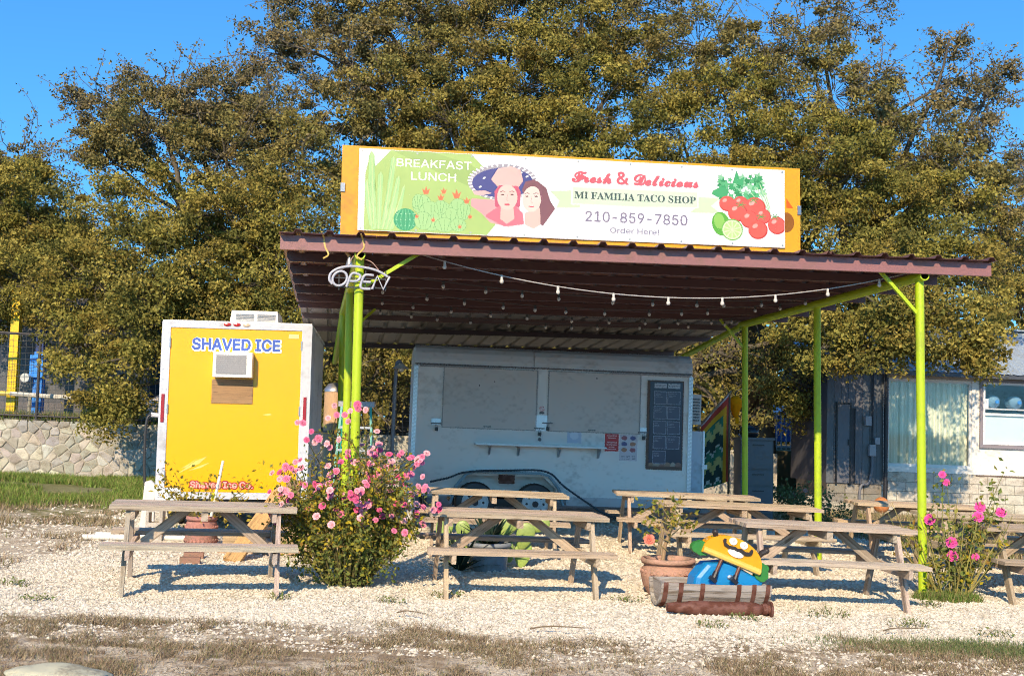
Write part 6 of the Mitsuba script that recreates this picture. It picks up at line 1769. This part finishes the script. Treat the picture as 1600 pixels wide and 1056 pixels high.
for x in (-0.49, -0.35, -0.15, 0.2, 0.35, 0.49):
    mb = MB()
    aa = np.linspace(math.pi * 0.99, math.pi * 2.01, 20)
    v = [((xx), (brad(xx) + dd) * math.cos(a), 0.265 + (brad(xx) + dd) * math.sin(a)) for a in aa for xx, dd in ((x - 0.021, 0.001), (x - 0.021, 0.006), (x + 0.021, 0.006), (x + 0.021, 0.001))]
    f = [[4 * i + j, 4 * i + j + 1, 4 * i + 5 + j, 4 * i + 4 + j] for i in range(19) for j in range(3)]
    part(bp, 'hoop', mb.add(v, np.array(f), (0.2, 0.08, 0.05)), 'rusted', QM)
for x in (-0.485, 0.485):
    h = Polygon([(brad(0.5) * 0.93 * math.cos(a), 0.265 + brad(0.5) * 0.93 * math.sin(a)) for a in np.linspace(math.pi, 2 * math.pi, 20)])
    part(bp, 'head', MB().prism(h, 0.025, (0.3, 0.27, 0.24), QM @ np.array([[0, 1, 0, x - 0.012], [1, 0, 0, 0], [0, 0, 1, 0], [0, 0, 0, 1.0]])), 'wood')
part(bp, 'soil', MB().box((0, 0, 0.16), (0.9, 0.38, 0.05), (0.1, 0.075, 0.05)), 'stone', QM)

gc = thing('rusty_cylinder', 'long rusty gas cylinder lying in front of the barrel planter', 'gas cylinder')
GM = frame((1.95, 10.6, float(gz(1.95, 10.6)) + 0.05), math.radians(8), (0.021, 0, 1))
part(gc, 'body', MB().lathe([(0.035, -0.46), (0.05, -0.43), (0.045, -0.36), (0.06, -0.3), (0.064, -0.24), (0.064, 0.27), (0.06, 0.33), (0.042, 0.38), (0.035, 0.4)], (0, 0, 0), (0.25, 0.1, 0.07), 20, axis=0), 'rusted', GM, smooth=True)
part(gc, 'neck', MB().lathe([(0, 0.39), (0.05, 0.39), (0.055, 0.43), (0.04, 0.44), (0.04, 0.46), (0.075, 0.462), (0.075, 0.48), (0, 0.48)], (0, 0, 0), (0.2, 0.09, 0.07), 18, axis=0), 'rusted', GM)
part(gc, 'foot_cap', MB().lathe([(0, -0.5), (0.04, -0.5), (0.045, -0.45), (0, -0.44)], (0, 0, 0), (0.5, 0.2, 0.06), 16, axis=0), 'rusted', GM)

bt = thing('blue_tub', 'bright blue painted metal tub standing upside down in the barrel planter', 'tub')
UM = QM @ np.array([[1, 0, 0, 0.13], [0, 1, 0, 0.0], [0, 0, 1, 0.19], [0, 0, 0, 1.0]])
tub = smooth_poly(Polygon([(-0.33, -0.02), (-0.31, 0.12), (-0.2, 0.25), (0.02, 0.27), (0.25, 0.15), (0.37, 0.1), (0.3, -0.02)]), 0.03)
q = MB()
q.prism(tub, 0.2, (0.004, 0.2, 0.52), UM @ np.array([[1, 0, 0, 0], [0, 1, 0, -0.1], [0, 0, 1, 0], [0, 0, 0, 1.0]]))
for y, sg in ((-0.1, -1), (0.1, 1)):                        # rounded shoulders of the tub
    prev = None
    P0 = np.array(tub.exterior.coords)[:-1]
    c = P0.mean(0)
    m = len(P0)
    v = np.vstack([np.stack([c[0] + (P0[:, 0] - c[0]) * s, np.full(m, y + sg * d), c[1] + (P0[:, 1] - c[1]) * s], 1) for s, d in ((1, 0), (0.96, 0.025), (0.85, 0.04), (0.0, 0.045))])
    k = np.arange(m)
    q.add(v @ UM[:3, :3].T + UM[:3, 3], np.vstack([np.stack([k, (k + 1) % m, (k + 1) % m + m, k + m], 1) + m * r for r in range(3)]), (0.004, 0.2, 0.52))
part(bt, 'shell', q, 'worn')
part(bt, 'bolt', MB().ball((0.02, -0.148, 0.13), (0.03, 0.012, 0.025), (0.4, 0.55, 0.7), 2), 'metal', UM, smooth=True)

tc = thing('taco_figure', 'painted wooden taco figure with white eyes and black moustache sitting on the blue tub', 'figure')
TM = QM @ np.array([[1, 0, 0, 0.16], [0, 1, 0, -0.17], [0, 0, 1, 0.5], [0, 0, 0, 1.0]])
ca, sa = math.cos(math.radians(-20)), math.sin(math.radians(-20))
TM = TM @ np.array([[ca, 0, -sa, 0], [0, 1, 0, 0], [sa, 0, ca, 0], [0, 0, 0, 1.0]])
ORG = (0.72, 0.31, 0.006)
half = [(0.3 * math.cos(a), 0.19 * math.sin(a)) for a in np.linspace(0, math.pi, 30)]
shell = Polygon(half + [(-0.3, -0.055), (0.3, -0.055)]).buffer(-0.008).buffer(0.008)
part(tc, 'shell', MB().prism(shell, 0.14, ORG, TM), 'worn')
q = MB()
v = []
for x in np.linspace(-0.297, 0.297, 15):
    for yy, zz in ((0.0, 0.006), (-0.024, -0.008), (-0.03, -0.025), (-0.024, -0.045), (0.0, -0.056)):
        v.append((x, yy, zz))
f = [[5 * i + j, 5 * i + j + 1, 5 * i + 6 + j, 5 * i + 5 + j] for i in range(14) for j in range(4)]
q.add(np.array(v), np.array(f), (0.8, 0.48, 0.1))
q.add(np.array(v[:5]), [[0, 1, 2], [0, 2, 3], [0, 3, 4]], ORG)
q.add(np.array(v[-5:]), [[0, 1, 2], [0, 2, 3], [0, 3, 4]], ORG)
part(tc, 'folded_lip', q, 'worn', TM, smooth=False)


def tpart(name, poly, y, t_, col, parent=None):
    return part(parent or tc, name, MB().prism(poly, t_, col, TM @ np.array([[1, 0, 0, 0], [0, 1, 0, y], [0, 0, 1, 0], [0, 0, 0, 1.0]])), 'paint')


for x, z in ((-0.054, 0.148), (0.057, 0.15)):
    e = tpart('eye', ellipse((x, z), 0.038, 0.034), -0.012, 0.0115, (0.82, 0.82, 0.78))
    tpart('pupil', Point(x + 0.003, z + 0.003).buffer(0.011).difference(Point(x + 0.003, z + 0.003).buffer(0.005)), -0.0145, 0.002, (0.3, 0.3, 0.3), e)
ms = smooth_poly(Polygon([(-0.15, 0.12), (-0.142, 0.145), (-0.125, 0.145), (-0.118, 0.11), (-0.08, 0.098), (-0.02, 0.108), (0.01, 0.1), (0.04, 0.112), (0.09, 0.1), (0.128, 0.11), (0.138, 0.145), (0.155, 0.14), (0.158, 0.1), (0.13, 0.075), (0.08, 0.066), (0.03, 0.078), (0.01, 0.072), (-0.02, 0.078), (-0.07, 0.068), (-0.125, 0.08)]), 0.005)
tpart('moustache', ms, -0.022, 0.021, (0.03, 0.022, 0.02))
te = tpart('teeth', ellipse((0.008, 0.052), 0.078, 0.034), -0.016, 0.0155, (0.82, 0.8, 0.76))
q = MB()
for k in range(5):
    q.box((-0.032 + 0.02 * k, -0.0168, 0.046), (0.002, 0.0015, 0.04), (0.3, 0.27, 0.25))
part(te, 'tooth_lines', q, 'paint', TM, stuff=True)
r3 = np.random.default_rng(3)
for nm, x0, x1, lab in (('lettuce', -0.36, -0.26, 'green lettuce curl at the left end'), ('lettuce', 0.285, 0.36, 'green lettuce curl at the right end')):
    blob = union_all([Point(x0 + (x1 - x0) * r3.random(), -0.06 + 0.1 * r3.random()).buffer(0.035 + 0.015 * r3.random(), quad_segs=3) for _ in range(9)])
    k = tpart(nm, blob, 0.02, 0.08, (0.03, 0.19, 0.035))
    labels[k] = {'label': lab}
q = MB()
for k in range(14):
    x = -0.27 + 0.54 * k / 13
    z = 0.18 * math.sqrt(max(0, 1 - (x / 0.3) ** 2))
    q.ball((x, 0.07, z - 0.008), 0.016 + 0.008 * r3.random(), [(0.3, 0.18, 0.06), (0.08, 0.2, 0.04), (0.16, 0.08, 0.04)][k % 3], 1)
part(tc, 'filling', q, 'paint', TM)
for x0, x1, zb in ((-0.1, -0.115, -0.25), (0.085, 0.08, -0.19)):
    a, b_ = np.array([x0, -0.015, -0.05]), np.array([x1, -0.03, zb])
    lg = part(tc, 'leg', MB().tube([a, (a + b_) / 2, b_], 0.017, (0.12, 0.045, 0.025), 10), 'paint', TM, smooth=True)
    part(lg, 'boot', MB().tube([a + (b_ - a) * 0.6, b_ + (b_ - a) * 0.02], [0.024, 0.03], (0.012, 0.013, 0.022), 10).bar(b_ + [0.02, -0.03, -0.012], b_ + [-0.045, -0.03, 0.012], 0.055, 0.035, (0.012, 0.013, 0.022)), 'paint', TM)
for P in ([(-0.21, 0.03, 0.12), (-0.24, 0.02, 0.165)], [(0.24, 0.03, 0.1), (0.255, 0.02, 0.15), (0.29, 0.02, 0.185)]):
    part(tc, 'hand', MB().tube(P, [0.022] + [0.028] * (len(P) - 1), (0.03, 0.022, 0.02), 10).ball(P[-1], 0.03, (0.03, 0.022, 0.02), 1), 'paint', TM)

# ---------------------------------------------------------------- lumber and blocks behind the left table
cb = thing('concrete_block', 'hollow concrete block standing on end behind the left grey table', 'concrete block')
blk = sbox(-0.1, 0, 0.1, 0.4).difference(smooth_poly(sbox(-0.065, 0.225, 0.065, 0.355), 0.015)).difference(smooth_poly(sbox(-0.065, 0.05, 0.065, 0.175), 0.015))
part(cb, 'body', MB().prism(blk, 0.19, (0.5, 0.47, 0.42), frame((-4.3, 14.15, float(gz(-4.3, 14.15)) - 0.01), 0.1)), 'stone')
LU = (0.45, 0.31, 0.19)
g0 = float(gz(-2.7, 13.4))
for k, (x0, y0, x1, y1, z, w, h) in enumerate(((-3.3, 13.3, -1.7, 13.5, 0.05, 0.14, 0.09), (-3.3, 13.5, -1.75, 13.7, 0.05, 0.14, 0.09), (-3.25, 13.35, -1.8, 13.55, 0.145, 0.2, 0.1), (-3.0, 13.42, -1.6, 13.62, 0.245, 0.16, 0.1))):
    one('timber', ['front lower timber of the pile behind the left table', 'rear lower timber of the pile behind the left table', 'middle timber of the pile behind the left table', 'top timber of the pile behind the left table'][k], 'timber', MB().bar((x0, y0, g0 + z), (x1, y1, g0 + z), w, h, jit(LU, 0.2)), 'wood', group='timbers piled behind the left table')
one('leaning_board', 'yellowish board leaning at a slant against the timber pile, behind the left table', 'board', MB().bar((-2.98, 12.62, float(gz(-3, 12.6)) + 0.0), (-2.62, 13.62, 0.82), 0.19, 0.045, (0.62, 0.38, 0.16), (0, -1, 0.6)), 'wood')
one('upright_post', 'short weathered wooden post standing behind the slanted board', 'post', MB().box((-2.55, 13.78, g0 + 0.4), (0.16, 0.1, 0.86), (0.3, 0.2, 0.12), ax=2), 'wood')
for k, (x, y) in enumerate(((-4.75, 14.35), (-4.8, 14.05), (-3.95, 14.3))):
    one('white_pipe', ('farther white pipe lying on the ground left of the yellow trailer', 'nearer white pipe lying on the ground left of the yellow trailer', 'white pipe lying under the rear of the yellow trailer')[k], 'pipe', MB().cyl((x - 0.3, y - 0.05, float(gz(x, y)) + 0.03), (x + 0.3, y + 0.02, float(gz(x, y)) + 0.03), 0.035, (0.7, 0.68, 0.64), n=10), 'paint', smooth=True, group='white pipes on the ground')
for k, (x, y, w) in enumerate(((-3.42, 12.75, 'farther'), (-3.35, 12.35, 'nearer'))):
    one('brick', f'reddish brick on the gravel behind the left table, the {w} of two', 'brick', MB().box((x, y, float(gz(x, y)) + 0.03), (0.21, 0.1, 0.065), (0.33, 0.19, 0.15), np.array([[0.98, -0.17, 0], [0.17, 0.98, 0], [0, 0, 1]])), 'stone')
# twigs on the gravel in front
for k, (x, y, l, a) in enumerate(((0.2, 9.25, 0.5, 0.1), (1.35, 11.3, 0.55, 0.5), (-0.9, 9.7, 0.25, -0.2), (3.2, 9.9, 0.4, 0.3))):
    P = [(x + l * t_ * math.cos(a), y + l * t_ * math.sin(a) + 0.03 * math.sin(t_ * 7), float(gz(x, y)) + 0.035 + 0.02 * math.sin(t_ * 3)) for t_ in np.linspace(0, 1, 6)]
    one('fallen_twig', 'thin fallen twig on the gravel ' + ('at the front centre', 'between middle table and terracotta pot', 'before the big rose bush', 'at the front right')[k], 'twig', MB().tube(P, np.linspace(0.007, 0.003, 6), (0.2, 0.15, 0.1), 5), 'matte')
